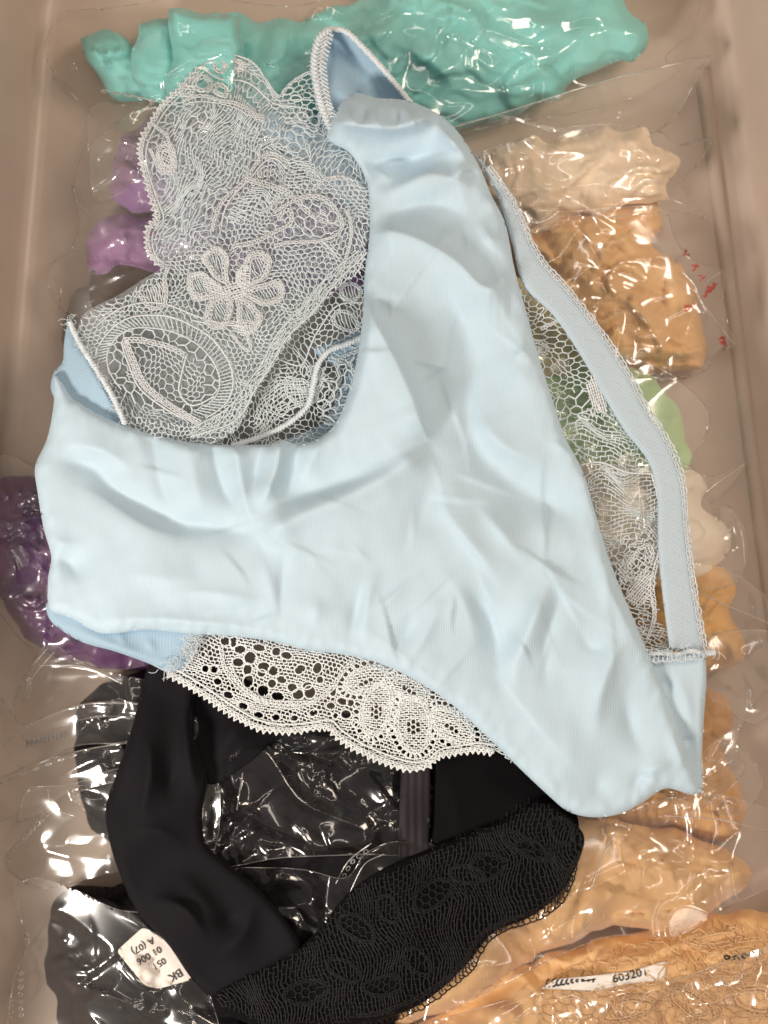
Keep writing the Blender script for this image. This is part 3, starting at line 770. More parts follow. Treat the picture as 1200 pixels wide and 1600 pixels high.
def label_card(name, outline, h, label, slope=(0, 0), curl=None):
    lo = np.mean(outline, 0)
    hf = lambda x, y, d=None: np.maximum(h + slope[0]*(x-lo[0]) + slope[1]*(y-lo[1]) + (curl(x, y) if curl else 0), 0)
    o = sheet(name, outline, hf, M_PAPER, None, res=4, edge=0, thick=1.5, n=4, clamp=2.5, smooth_outline=False)
    tag(o, label, 'label')
    return o, (lambda x, y: hs(x, y) + 1.2)

def rounded(corners, r=8, n=4):
    C = np.array(corners, float); out = []
    for i in range(len(C)):
        a, b, c = C[i-1], C[i], C[(i+1) % len(C)]
        u = (a-b)/np.hypot(*(a-b)); v = (c-b)/np.hypot(*(c-b))
        for j in range(n+1):
            t = j/n; out.append((1-t)**2*(b+u*r) + 2*t*(1-t)*b + t*t*(b+v*r))
    return np.array(out)

# printed paper tag on the bottom right brief
tagc, th = label_card('paper_label', rounded([(845, 1545), (868, 1530), (930, 1524), (985, 1518), (1042, 1501), (1038, 1532), (990, 1536), (930, 1548)], 4),
                      float(hs(940, 1530)) + 4, 'white paper label reading 603201 on the bottom right lace brief')
textmesh('printed_number', '603201', 958, 1536, 19, R(-13), th, tagc, bold=0.012)
tt = Threads(71)
for q in range(9):
    x_ = 858 + q * 8; tt.ring(x_, 1536 - q * 0.7, 4, 6, 0.3 * q, 2.6, 0, 8, 0.5, 4.5)
tt.line([(852, 1543), (930, 1530)], 2.2)
tt.build('printed_script', th, M_INK, tagc, flat=0.05, jit=0, stuff=False)
bag('film_bag', [(640, 1620), (700, 1590), (800, 1560), (815, 1545), (850, 1552), (960, 1545), (1060, 1530), (1200, 1480), (1330, 1480), (1330, 1700), (640, 1700)],
    'clear crinkled bag over the honey lace brief in the bottom right corner', 33, lam=50, amp=0.18)

# ---- bottom left: black briefs in bags
garment('black_bagged_brief', [(120, 1120), (150, 1075), (200, 1060), (300, 1030), (480, 1100), (640, 1150), (700, 1250), (680, 1400), (500, 1430), (330, 1420), (230, 1350), (150, 1300), (125, 1240), (115, 1180)], None,
        'black brief inside the shiny crumpled bag in the middle bottom', hmax=55, base=70, seed=34, lam=100, amp=14, mat=M_BLACK)
garment('black_bagged_brief', [(75, 1440), (95, 1395), (160, 1380), (260, 1370), (420, 1390), (560, 1370), (640, 1420), (620, 1600), (560, 1700), (150, 1700), (95, 1600), (80, 1540), (70, 1480)], None,
        'black brief inside the perforated bag in the bottom left corner', hmax=55, base=62, seed=35, lam=90, amp=14, mat=M_BLACK)
bag('film_bag', [(22, 1092), (42, 1048), (78, 1008), (130, 1036), (180, 1052), (240, 1066), (300, 1080), (300, 1130), (200, 1120), (140, 1122), (80, 1140), (45, 1160), (26, 1130)],
    'clear pointed bag corner just below the violet brief on the left', 36, lam=60, amp=0.10, mat=M_FILM3,
    folds=[([(60, 1042), (130, 1044), (185, 1056)], 8, 6, 6)],
    seams=[([(24, 1092), (44, 1050), (78, 1009)], 2.0), ([(34, 1098), (50, 1060), (84, 1020)], 1.6), ([(60, 1040), (130, 1042), (190, 1068)], 1.6)],
    perfs=[([(42, 1055), (46, 1075), (44, 1100)], 8, 6, 2.4), ([(62, 1030), (80, 1018)], 9, 6, 2)] if False else [([(44, 1055), (46, 1075), (44, 1100)], 8, 6, 2.4)])
b2 = bag('film_bag', [(-40, 1090), (0, 1088), (30, 1130), (60, 1128), (130, 1100), (220, 1098), (300, 1110), (300, 1160), (210, 1162), (120, 1165), (60, 1195), (30, 1198), (0, 1160), (-40, 1150)],
    'clear bag with small dark print, second in the left stack', 37, lam=60, amp=0.13, mat=M_FILM3, folds=[([(20, 1155), (60, 1128), (130, 1102), (225, 1100)], 9, 5, 8)],
    seams=[([(14, 1156), (60, 1126), (130, 1101), (225, 1100)], 2.2), ([(0, 1090), (18, 1115), (35, 1135)], 1.8)])
t = Threads(81)
for q in range(10):
    x_ = 42 + q * 6.5; y_ = 1166 - q * 1.6; t.line([(x_, y_), (x_ + t.r.uniform(-1, 2), y_ - 9)], 2.4); t.line([(x_, y_ - 4), (x_ + 5, y_ - 5)], 1.5)
t.build('grey_print', lambda x, y: hs(x, y) + 1.0, M_GREYINK, b2, flat=0.08, jit=0, stuff=False)
bag('film_bag', [(-40, 1225), (0, 1216), (90, 1182), (150, 1168), (220, 1156), (300, 1160), (300, 1215), (210, 1216), (110, 1240), (0, 1282), (-40, 1290)],
    'clear bag strip with dashed perforation, third in the left stack', 38, lam=70, amp=0.10, mat=M_FILM3,
    seams=[([(-20, 1222), (60, 1194), (130, 1172), (220, 1158)], 2.0)], perfs=[([(-10, 1228), (60, 1200), (140, 1172)], 21, 10, 1.4)])
bag('film_bag', [(28, 1284), (40, 1240), (52, 1230), (110, 1226), (190, 1200), (330, 1200), (330, 1340), (240, 1350), (150, 1370), (90, 1385), (55, 1385), (20, 1362), (6, 1342), (40, 1302), (78, 1262)],
    'clear bag with a perforated bent edge left of the black strap', 39, lam=46, amp=0.17, mat=M_FILM,
    folds=[([(70, 1230), (120, 1255), (160, 1290)], 9, 6, 8), ([(100, 1230), (150, 1250), (170, 1240)], 9, 6, 6)],
    seams=[([(28, 1284), (38, 1245), (50, 1230)], 1.8), ([(80, 1258), (40, 1302), (8, 1340), (14, 1360), (45, 1382)], 2.2), ([(75, 1232), (82, 1262), (115, 1275)], 1.8)],
    perfs=[([(78, 1268), (42, 1306), (12, 1342), (24, 1364), (48, 1384)], 10, 7, 2.4)])
bag('film_bag', [(20, 1390), (60, 1372), (120, 1392), (180, 1420), (260, 1440), (330, 1560), (330, 1700), (-10, 1700), (8, 1600), (14, 1545), (36, 1490), (40, 1460), (28, 1430)],
    'clear bag with round perforations in the bottom left corner', 40, lam=105, amp=0.14, mat=M_FILM,
    folds=[([(40, 1470), (80, 1430), (110, 1410)], 10, 8, 8), ([(40, 1520), (100, 1530), (200, 1570), (260, 1600)], 14, 10, 16)],
    seams=[([(40, 1465), (36, 1490), (20, 1540), (12, 1600)], 2.4), ([(28, 1400), (40, 1460)], 1.8)],
    perfs=[([(34, 1515), (32, 1550), (34, 1600)], 11, 6, 3.0), ([(16, 1545), (18, 1570), (14, 1600)], 10, 6, 3.0), ([(40, 1455), (44, 1475)], 10, 6, 3)])
bag('film_bag', [(310, 1240), (350, 1190), (420, 1140), (470, 1110), (560, 1110), (640, 1190), (690, 1260), (660, 1330), (560, 1335), (440, 1340), (320, 1350)],
    'shiny crumpled clear bag between the two black straps, below the cream lace', 41, lam=105, amp=0.22, mat=M_FILMD, res=3.4,
    folds=[([(430, 1165), (500, 1185), (570, 1205)], 20, 14, 10), ([(325, 1285), (380, 1268), (430, 1300), (445, 1310)], 14, 6, 10), ([(330, 1240), (355, 1270), (362, 1235)], 12, 5, 7), ([(370, 1270), (378, 1210)], 10, 4, 6),
           ([(400, 1312), (425, 1328), (450, 1318)], 12, 5, 7)],
    seams=[([(370, 1265), (379, 1208)], 1.8)])
bag('film_bag', [(360, 1365), (420, 1356), (480, 1360), (540, 1372), (570, 1335), (620, 1315), (690, 1330), (680, 1420), (560, 1510), (440, 1500), (400, 1440)],
    'clear crackled bag between the black strap and the black lace', 42, lam=105, amp=0.22, mat=M_FILMD, res=3.4,
    folds=[([(380, 1400), (440, 1372), (500, 1400)], 10, 6, 8), ([(540, 1390), (570, 1340), (620, 1318)], 10, 6, 6)],
    seams=[([(525, 1380), (545, 1345), (580, 1318)], 2.0), ([(548, 1392), (570, 1350), (600, 1335)], 1.8)], perfs=[([(535, 1375), (552, 1345), (585, 1322)], 13, 8, 2.6)])

# size sticker beneath the black strap
stk, sh = label_card('size_sticker', rounded([(182, 1486), (224, 1448), (262, 1470), (302, 1530), (248, 1545), (226, 1540)], 7),
                     float(hs(240, 1500)) + 3, 'white size sticker printed BK 051 01 006 on black bag beside the black strap')
RD = math.atan2(0.50, -0.86)
for body, x_, y_, sz in (('BK', 281, 1513, 19), ('051', 256, 1496, 15), ('01 006', 249, 1478, 15.5), ('A (07)', 238, 1464, 15.5)):
    textmesh('printed_text', body, x_, y_, sz, RD, sh, stk, bold=0.01)

# ------------------------------------------------------------------ the loose black brief
blk = empty('black_brief', 400, 1400, 150, 'loose black brief with smooth strap and lace leg, below the pale blue one', 'underwear')
fb = Field(501, 130)
def hb(b, ex=None, a=5):
    g = strokes(ex) if ex else (lambda x, y: 0)
    return lambda x, y, d: b + a * fb(x, y) + 1.6 * g(x, y)
sheet('gusset_wing', [(290, 1040), (340, 1060), (400, 1110), (452, 1136), (420, 1165), (385, 1195), (325, 1225), (300, 1150)], hb(158, [([(330, 1200), (380, 1120), (400, 1090)], 8, 20, 20)]), M_BLACK, blk, res=5, edge=10, drop=8, thick=10)
sheet('strap', [(240, 1030), (222, 1080), (205, 1140), (185, 1200), (165, 1262), (170, 1310), (185, 1360), (215, 1425), (262, 1475), (300, 1530), (332, 1556), (390, 1530), (440, 1503), (468, 1478), (440, 1430), (400, 1385), (350, 1345), (322, 1318),
                (316, 1270), (324, 1220), (312, 1180), (300, 1140), (306, 1080), (312, 1040)],
      hb(178, [([(255, 1060), (240, 1150), (225, 1250), (240, 1340)], 14, 45, 28), ([(270, 1350), (330, 1420), (370, 1440)], 10, 22, 26), ([(330, 1450), (380, 1420)], -8, 18, 18), ([(290, 1080), (296, 1180), (312, 1250)], 14, 6, 16), ([(215, 1120), (235, 1200), (215, 1290)], 10, 16, 8), ([(200, 1300), (250, 1300), (300, 1330)], 8, 14, 14), ([(230, 1400), (290, 1420), (330, 1480)], 12, 8, 22), ([(400, 1400), (380, 1460), (340, 1500)], 9, 18, 10), ([(270, 1180), (262, 1260)], -8, 14, 14)]),
      M_BLACK, blk, res=5, edge=14, drop=12, thick=14)
sheet('elastic_band', [(628, 1180), (672, 1180), (672, 1260), (668, 1335), (622, 1340), (624, 1260)], hb(158), fabric('black_ribbed_elastic', (0.016, 0.012, 0.014), 0.7, 2.6, 0.9, 0.03, 0, 0.1), blk, res=4, edge=6, drop=5, thick=8, sharp=(0, 1, 3, 4))
sheet('back_panel', [(560, 1150), (660, 1150), (760, 1140), (860, 1220), (905, 1290), (850, 1330), (760, 1330), (680, 1330), (676, 1260), (674, 1190), (620, 1190)], hb(150, [([(700, 1200), (720, 1320)], 10, 20, 12)]), M_BLACKL, blk, res=6, edge=10, drop=8, thick=10)
legp = [(910, 1300), (908, 1335), (880, 1390), (830, 1432), (770, 1458), (735, 1500), (690, 1545), (640, 1578), (560, 1600), (470, 1606), (390, 1600), (330, 1560), (400, 1520), (455, 1490), (500, 1450), (545, 1395), (610, 1352), (700, 1315), (790, 1280), (850, 1250)]
hleg = hb(170, [([(420, 1560), (560, 1500), (700, 1400), (860, 1310)], 16, 60, 60), ([(620, 1400), (680, 1480)], 8, 30, 30)])
sheet('lace_leg', legp, hleg, M_BLACKL, blk, res=6, edge=16, drop=12, thick=12)
t = Threads(91); lp = catmull(legp)
hol = [ell(*h_) for h_ in ((560, 1450, 30, 18, 0.4), (680, 1400, 34, 18, -0.6), (760, 1350, 26, 20, 0), (830, 1330, 26, 16, 0.3), (600, 1540, 36, 16, 0.1), (480, 1550, 34, 16, -0.1))]
t.hatch(lp, R(80), 5.5, 2.2, 14, 1.8, hol, 5, 70, 7)
for h_ in ((560, 1450, 30, 18, 0.4), (680, 1400, 34, 18, -0.6), (760, 1350, 26, 20, 0), (830, 1330, 26, 16, 0.3), (600, 1540, 36, 16, 0.1), (480, 1550, 34, 16, -0.1)):
    t.ring(*h_[:5], 3.6); t.net(ellpoly(*h_[:5]), 7, 1.8); t.ring(h_[0] + 50, h_[1] - 34, 26, 14, h_[4] + 0.6, 3.2)
t.cord([(905, 1335), (870, 1385), (820, 1424), (762, 1450), (728, 1492), (684, 1536), (636, 1568), (560, 1590)], 3.5)
t.picots([(910, 1310), (880, 1390), (830, 1432), (770, 1458), (735, 1500), (690, 1545), (640, 1578), (560, 1600), (470, 1606)], 9, 6, 2.4, 1)
t.build('lace_relief', lambda x, y: hs(x, y) + 1.0, M_BYARN, blk, warp=5.0)

# ------------------------------------------------------------------ the pale blue brief
blue = empty('pale_blue_brief', 600, 800, 230, 'pale blue seamless brief with lace panels, lying on top of everything', 'underwear')
def mb(x, y):
    return 240 - 34 * ((x - 520) / 520.0) ** 2 - 28 * ((y - 820) / 520.0) ** 2

# lace surface heights
lf1 = Field(601, 90)
PL = strokes([([(300, 130), (400, 190), (520, 230)], 10, 20, 20), ([(260, 400), (360, 300), (400, 200)], 12, 18, 22), ([(245, 330), (330, 250), (370, 160)], 10, 14, 18), ([(235, 270), (290, 210), (330, 130)], 8, 14, 14),
              ([(320, 370), (440, 290), (560, 270)], 12, 20, 14)])
S1 = lambda x, y: mb(x, y) - 26 + PL(x, y) + 3 * lf1(x, y)
PL2 = strokes([([(330, 672), (400, 600), (450, 530), (520, 450), (572, 380)], 10, 26, 9), ([(130, 500), (260, 416), (430, 318)], 6, 30, 20), ([(300, 640), (330, 560), (420, 480)], 6, 40, 40)])
S2 = lambda x, y: mb(x, y) - 18 + PL2(x, y) + 3 * lf1(x, y)
S3 = lambda x, y: mb(x, y) - 44 + 4 * lf1(x * 1.3, y)

# inside cloth seen beneath the upper lace, and inside flaps
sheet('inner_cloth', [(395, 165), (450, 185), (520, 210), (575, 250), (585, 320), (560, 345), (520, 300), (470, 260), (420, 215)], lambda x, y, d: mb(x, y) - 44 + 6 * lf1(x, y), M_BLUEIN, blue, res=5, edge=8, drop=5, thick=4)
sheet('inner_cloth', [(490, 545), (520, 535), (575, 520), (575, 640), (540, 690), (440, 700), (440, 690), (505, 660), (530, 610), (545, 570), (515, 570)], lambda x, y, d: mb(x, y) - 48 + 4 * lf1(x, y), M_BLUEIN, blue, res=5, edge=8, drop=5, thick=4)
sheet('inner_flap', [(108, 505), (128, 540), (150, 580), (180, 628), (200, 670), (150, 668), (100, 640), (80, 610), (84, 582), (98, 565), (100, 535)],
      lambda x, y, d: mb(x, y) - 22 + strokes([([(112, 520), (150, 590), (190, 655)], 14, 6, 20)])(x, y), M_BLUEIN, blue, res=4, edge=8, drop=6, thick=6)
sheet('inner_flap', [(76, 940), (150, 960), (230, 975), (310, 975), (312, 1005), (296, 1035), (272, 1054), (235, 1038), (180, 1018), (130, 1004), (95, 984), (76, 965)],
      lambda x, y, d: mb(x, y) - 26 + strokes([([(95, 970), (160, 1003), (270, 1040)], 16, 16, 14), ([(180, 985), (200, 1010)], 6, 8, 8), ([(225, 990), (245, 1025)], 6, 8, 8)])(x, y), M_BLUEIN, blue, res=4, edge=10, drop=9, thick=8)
# hanging tab at the lower right
sheet('tab', [(985, 1000), (1012, 1022), (1060, 1020), (1102, 1016), (1104, 1060), (1100, 1120), (1097, 1180), (1098, 1232), (1090, 1242), (1070, 1225), (1040, 1140), (1000, 1060)],
      lambda x, y, d: mb(x, y) - 20 + strokes([([(1050, 1040), (1075, 1100), (1085, 1180)], 9, 14, 18), ([(1035, 1050), (1048, 1090)], -8, 8, 10), ([(1068, 1150), (1080, 1165)], -7, 7, 8), ([(1094, 1040), (1092, 1220)], 4, 5, 6)])(x, y),
      M_BLUE, blue, res=4, edge=9, drop=8, thick=9, sharp=(0, 3))

# ---- lace panels
wA = (Field(611, 55), Field(612, 55))
def smooth(p): return catmull(p)
p3 = smooth([(340, 700), (372, 640), (410, 585), (450, 530), (505, 460), (575, 390), (580, 500), (565, 620), (540, 690), (440, 702)])
t = Threads(31)
ex3 = [ell(548, 455, 16, 12), ell(540, 500, 20, 14, 0.4), ell(470, 610, 24, 16, 0.5)]
t.net(p3, 5.6, 1.7, 1.15, 0.7, wA, 5, ex3)
t.net(smooth([(500, 620), (540, 560), (565, 580), (555, 660), (520, 690)]), 9, 3.0, 1, 0.2, wA, 4, lift=5)
t.hatch(smooth([(400, 640), (440, 580), (500, 570), (495, 610), (440, 655), (390, 680)]), R(-35), 5, 2.0, 12, 1.6, [], 6, 60)
for e in ((548, 455, 17, 12, 0), (540, 500, 21, 14, 0.4), (470, 610, 25, 16, 0.5)): t.ring(*e, 3.2); t.hatch(ellpoly(*e), R(70), 5, 1.8)
t.cord([(505, 640), (530, 590), (525, 565), (560, 545)], 3); t.cord([(420, 560), (470, 570), (520, 480), (566, 470)], 2.6)
t.build('lace_net', S3, M_LACE, blue, warp=5.0)
tube('overlock_edge', [(362, 697), (400, 685), (445, 665), (480, 635), (490, 600), (497, 570), (515, 548), (545, 536), (572, 524)], lambda x, y: mb(x, y) - 44, 3.8, M_STITCH, blue, twist=10, amp=2.6, lift=3)

# upper pleated lace
sheet('tulle_ground', [(312, 112), (372, 92), (412, 128), (440, 154), (510, 197), (560, 242), (580, 300), (500, 302), (430, 320), (335, 374), (256, 412), (244, 390), (238, 352), (248, 330), (236, 290), (220, 252), (224, 216), (252, 174), (284, 142)], lambda x, y, d: S1(x, y) - 5, M_TULLE, blue, res=6, edge=0, film=True, clamp=None, laydown=False)
out1 = [(312, 110), (345, 92), (372, 88), (392, 98), (412, 126), (440, 152), (470, 168), (510, 195), (560, 240), (582, 300), (560, 318), (500, 300), (430, 318), (335, 372), (254, 416), (240, 392), (234, 352), (246, 330), (232, 290), (216, 252), (220, 216), (250, 172), (282, 140)]
p1 = smooth(out1)
eyes = [(315, 132, 10, 9, 0), (294, 141, 7, 6, 0), (338, 141, 9, 6, 0.4), (345, 108, 9, 7, 0)]
leaf = [(262, 245, 24, 15, 1.2), (365, 105, 16, 9, 0.2)]
ex1 = [ell(*e) for e in eyes] + [ell(*e) for e in leaf]
t = Threads(32)
dense1 = smooth([(300, 165), (370, 150), (420, 190), (395, 240), (350, 300), (290, 360), (255, 395), (245, 345), (262, 280), (280, 220)])
t.hatch(dense1, R(-62), 4.6, 2.0, 18, 1.8, ex1 + [ell(312, 205, 18, 26, 0.5), ell(275, 345, 14, 24, 0.6), ell(330, 320, 16, 30, 0.8)], 7, 60, 6, skip=0.06)
ind = lambda x, y: inside(x, y, dense1)
t.net(p1, 6.2, 1.8, 1.5, R(-50), wA, 7, ex1 + [ind])
for e in ((312, 205, 18, 26, 0.5), (275, 345, 14, 24, 0.6), (330, 320, 16, 30, 0.8)): t.net(ellpoly(*e), 7.5, 2.6, 1.5, R(-62), wA, 5)
t.hatch(smooth([(380, 290), (430, 230), (470, 250), (520, 285), (440, 310), (360, 350)]), R(20), 5, 2, 9, 1.8, [], 6, 50)
t.build('lace_net', S1, M_LACE, blue, warp=5.0)
t = Threads(132); t.net(p1, 4.6, 1.7, 1.6, R(-55), wA, 6, ex1); t.hatch(dense1, R(-58), 5.2, 2.2, 0, 1, ex1, 8, 70)
t.build('lace_lining', lambda x, y: S1(x, y) - 9, M_LACE, blue, warp=5.0)
t = Threads(33)
for e in eyes: t.ring(*e, 3.2); t.ring(e[0], e[1], e[2] + 3.5, e[3] + 3.5, e[4], 2)
for e in leaf: t.ring(*e, 5); t.ring(e[0], e[1], e[2] * 0.6, e[3] * 0.55, e[4], 2.4); t.hatch(ellpoly(*e), R(30), 4, 1.8, 6)
t.cord([(288, 158), (310, 150), (335, 156), (360, 158), (385, 165), (420, 180)], 3); t.picots([(288, 158), (335, 156), (385, 165), (420, 180)], 8, 6, 2, -1)
t.cord([(318, 112), (340, 126), (372, 130), (400, 140), (440, 165)], 2.6); t.cord([(360, 92), (350, 104), (372, 112), (392, 100)], 3)
t.cord([(232, 230), (252, 268), (280, 250)], 3.4); t.cord([(240, 190), (262, 210), (270, 235)], 3)
t.cord([(330, 360), (350, 310), (390, 262), (420, 245), (450, 258)], 3.2); t.cord([(345, 352), (362, 300), (400, 262), (428, 252), (448, 268)], 2.6)
for k in range(7): t.ring(352 + k * 12, 318 - k * 12 + (k > 4) * (k - 4) * 12, 4.5, 3.4, -0.7, 2)
t.cord([(376, 278), (415, 285), (451, 303), (490, 330), (520, 346), (548, 346), (564, 330), (563, 303), (545, 280), (520, 280)], 5.0)
t.cord([(470, 318), (492, 296), (508, 282), (530, 278)], 3); t.cord([(440, 300), (420, 322), (400, 330)], 3.2)
edge1 = [(312, 110), (282, 140), (250, 172), (222, 212), (216, 252), (232, 290), (246, 330), (234, 352), (240, 392), (254, 416)]
t.cord(edge1, 4); t.cord([(p[0] + 8, p[1] + 3) for p in edge1], 2.2); t.picots(edge1, 9, 6.5, 2.6, -1, pointed=True)
t.cord([(312, 110), (345, 92), (372, 88), (392, 98), (412, 126), (440, 152)], 2.6)
t.build('lace_motif', lambda x, y: S1(x, y) + 2, M_LACEW, blue, warp=5.0)
# small frill by the gathered loop
pf = smooth([(412, 126), (440, 150), (452, 128), (470, 112), (494, 106), (500, 190), (488, 214), (460, 205), (430, 180)])
t = Threads(34); t.net(pf, 6, 1.8, 1.1, 0.4, wA, 4, [ell(452, 142, 9, 7), ell(466, 158, 8, 6)])
t.ring(452, 142, 9, 7, 0, 2.8); t.ring(466, 158, 8, 6, 0.4, 2.8); t.ring(474, 188, 8, 6, 0.2, 2.8)
t.cord([(412, 126), (440, 150), (452, 128), (470, 112), (494, 106)], 3.2); t.cord([(430, 160), (455, 172), (488, 176)], 2.6); t.cord([(425, 145), (445, 160), (490, 160)], 2.2)
t.build('lace_frill', lambda x, y: mb(x, y) - 18 + 4 * lf1(x * 2, y * 2), M_LACE, blue, warp=5.0)

# main lace panel with the flower
out2 = [(124, 500), (190, 458), (260, 414), (335, 368), (430, 316), (500, 280), (560, 282), (580, 320), (576, 372), (552, 420), (512, 456), (452, 530), (402, 606), (352, 684), (300, 700), (200, 680), (172, 612), (150, 570)]
p2 = smooth(out2)
pet = [(367 + 41*math.cos(a) * 1.1, 450 + 41*math.sin(a), 25, 17, a) for a in (-2.1, -0.85, 0.15, 1.15, 2.2, 3.1)]
OV = (256, 578, 108, 80, 0.38)
band_out, band_in, hole_in = ell(*OV), ell(256, 578, 90, 62, 0.38), ell(256, 580, 68, 42, 0.38)
fine = [ell(*p) for p in pet] + [ell(367, 452, 22, 14, -0.5)]
bigcell = smooth([(430, 330), (470, 312), (520, 320), (516, 360), (470, 378), (425, 372)])
inbig = lambda x, y: inside(x, y, bigcell)
t = Threads(35)
t.net(p2, 5.0, 1.9, 1.1, 0.5, wA, 4, fine + [band_out, inbig])
t.net(bigcell, 9, 2.2, 1.0, 0.3, wA, 3)
t2 = Threads(135); t2.net(p2, 4.4, 1.4, 1.2, 0.9, wA, 5, [band_in]); t2.build('lace_lining', lambda x, y: S2(x, y) - 8, M_LACE, blue, warp=5.0)
sheet('tulle_ground', out2, lambda x, y, d: S2(x, y) - 4, M_TULLE2, blue, res=6, edge=0, film=True, clamp=None, laydown=False)
# oval scroll: hatched band, row of large meshes, net centre
notin = lambda f: (lambda x, y: ~f(x, y))
inp2 = lambda x, y: inside(x, y, p2)
for k in range(84):
    a = k / 84 * 2 * math.pi; c, q = math.cos(0.38), math.sin(0.38)
    if 0.9 < a < 2.6: continue
    for r0, r1, sk in ((1.0, 0.80, 0.0),):
        P = [(256 + 108*r*math.cos(a + s_)*c - 80*r*math.sin(a + s_)*q, 578 + 108*r*math.cos(a + s_)*q + 80*r*math.sin(a + s_)*c) for r, s_ in ((r0, 0.0), (r1, 0.10))]
        if inp2(np.array([P[0][0]]), np.array([P[0][1]]))[0]: t.line(P, 1.9)
ringpoly = ellpoly(256, 578, 90, 63, 0.38, 40)
t.net(ringpoly, 9.5, 2.3, 1.0, 0.1, wA, 4, [hole_in])
t.net(ellpoly(256, 580, 68, 42, 0.38), 5.4, 1.7, 1.2, 0.9, wA, 5)
for p in pet: t.hatch(leafpoly(*p), R(65), 4.0, 1.8, 0)
t.build('lace_net', S2, M_LACE, blue, warp=5.0)
for p in pet:
    t = Threads(int(p[0])); t.cord(leafpoly(*p), 6.0, True, 1.0, 3); t.cord(leafpoly(p[0], p[1], p[2] + 4, p[3] + 4, p[4]), 3.2, True, 1.6, 3)
    t.build('petal', lambda x, y: S2(x, y) + 2, M_LACEW, blue, stuff=False, warp=5.0)
t = Threads(36)
t.hatch(ellpoly(367, 452, 24, 13, -0.5), R(-25), 3.4, 2.6, 6, 2.4); t.hatch(ellpoly(340, 452, 22, 8, 0.1), R(5), 3.4, 2.4, 6, 2.2); t.hatch(ellpoly(384, 425, 10, 18, 0.3), R(5), 3.4, 2.4, 6, 2.2)
t.build('flower_centre', lambda x, y: S2(x, y) + 3, M_LACEW, blue, stuff=False, warp=5.0)
t = Threads(37)
cl = lambda pts: [p for p in pts if inside(np.array([p[0]]), np.array([p[1]]), p2)[0]]
for e, w in (((256, 578, 110, 82, 0.38), 3.4), ((256, 578, 89, 62, 0.38), 2.8)):
    q = ellpoly(*e, 60); q = np.roll(q, -30, 0); q = cl(q.tolist()); 
    for a, b in zip(q[:-1], q[1:]):
        if math.hypot(a[0]-b[0], a[1]-b[1]) < 30 and not (b[1] > 600 and 190 < b[0] < 320): t.line([a, b], w * 0.75, 1)
t.cord([(196, 536), (205, 560), (226, 598), (258, 625), (292, 648), (312, 665)], 7); t.cord([(190, 540), (200, 568), (222, 606), (256, 634), (286, 652)], 2.6)
t.cord([(196, 536), (225, 532), (262, 540), (292, 556)], 6); t.cord([(292, 556), (286, 580), (282, 610), (300, 630), (330, 620)], 2.8)
t.cord([(210, 455), (230, 478), (256, 478), (252, 440), (262, 420)], 4); t.hatch(smooth([(215, 455), (240, 440), (256, 450), (254, 474), (232, 474)]), R(70), 4, 2)
t.cord([(376, 505), (392, 530), (388, 545), (360, 520)], 3); t.cord([(300, 500), (340, 505), (380, 505)], 2.6)
t.hatch(smooth([(352, 500), (395, 495), (410, 505), (380, 520)]), R(10), 3.4, 2.2, 6)
t.cord([(430, 330), (470, 310), (500, 306), (520, 320), (532, 352), (524, 366), (480, 376), (430, 388)], 3.2)
t.cord([(440, 340), (450, 328), (460, 330), (456, 350), (430, 366), (400, 378), (360, 385)], 4)
t.cord([(540, 330), (548, 365), (540, 400), (528, 428)], 3)
t.cord([(150, 500), (185, 478), (230, 470), (300, 492), (350, 505)], 2.4)
t.build('lace_motif', lambda x, y: S2(x, y) + 2, M_LACEW, blue, warp=5.0)
# rolled translucent fold along the panel's right side
t = Threads(38)
fold = smooth([(576, 385), (556, 400), (515, 432), (462, 480), (432, 535), (398, 590), (355, 640), (300, 672), (306, 686), (352, 672), (404, 612), (452, 540), (510, 464), (560, 424)])
t.hatch(fold, R(-52), 4.2, 1.7, 9, 1.6, [], 4, 50); t.net(fold, 5, 1.6, 1.4, R(-52), wA, 4)
t.cord([(574, 392), (512, 456), (452, 532), (404, 606), (352, 668), (300, 684)], 2.6); t.cord([(560, 392), (505, 440), (440, 520), (400, 585), (345, 648), (300, 670)], 2.4)
t.build('lace_fold', lambda x, y: S2(x, y) + 5, M_LACE, blue, warp=5.0)
tube('overlock_edge', [(108, 502), (124, 536), (148, 574), (176, 620), (196, 664)], lambda x, y: S2(x, y) - 4, 3.6, M_STITCH, blue, twist=10, amp=2.4, lift=6)
t = Threads(39); t.fuzz([(108, 502), (148, 574), (196, 664)], 60, 16, 0.9); t.build('loose_fibres', lambda x, y: S2(x, y) + 4, M_STITCH, blue)

# right hand lace panel, in two layers
S4 = lambda x, y: mb(x, y) - 26 + 4 * lf1(x, y)
p4 = smooth([(800, 450), (840, 455), (880, 500), (930, 580), (975, 650), (1024, 728), (1030, 840), (1024, 960), (1008, 1018), (970, 960), (925, 850), (880, 720), (835, 560)])
t = Threads(40)
big4 = smooth([(862, 630), (895, 610), (930, 620), (925, 660), (905, 715), (885, 720)])
low4 = lambda x, y: y > 728
inb4 = lambda x, y: inside(x, y, big4)
t.net(p4, 6.2, 1.8, 1.2, 0.1, wA, 4, [low4, inb4, lambda x, y: (y > 655)])
t.net(big4, 11, 2.6, 1.0, 0.2, wA, 4)
t.hatch(smooth([(905, 665), (930, 640), (975, 660), (1022, 728), (915, 728)]), R(10), 6, 2.0, 12, 1.8, [], 7, 60)
t.hatch(smooth([(918, 735), (1026, 735), (1028, 800), (1000, 840), (945, 850), (930, 800)]), R(6), 6, 1.7, 9, 1.4, [], 8, 70)
t.net(smooth([(945, 845), (985, 845), (975, 900), (960, 900)]), 6, 1.8, 1, 0, wA, 3)
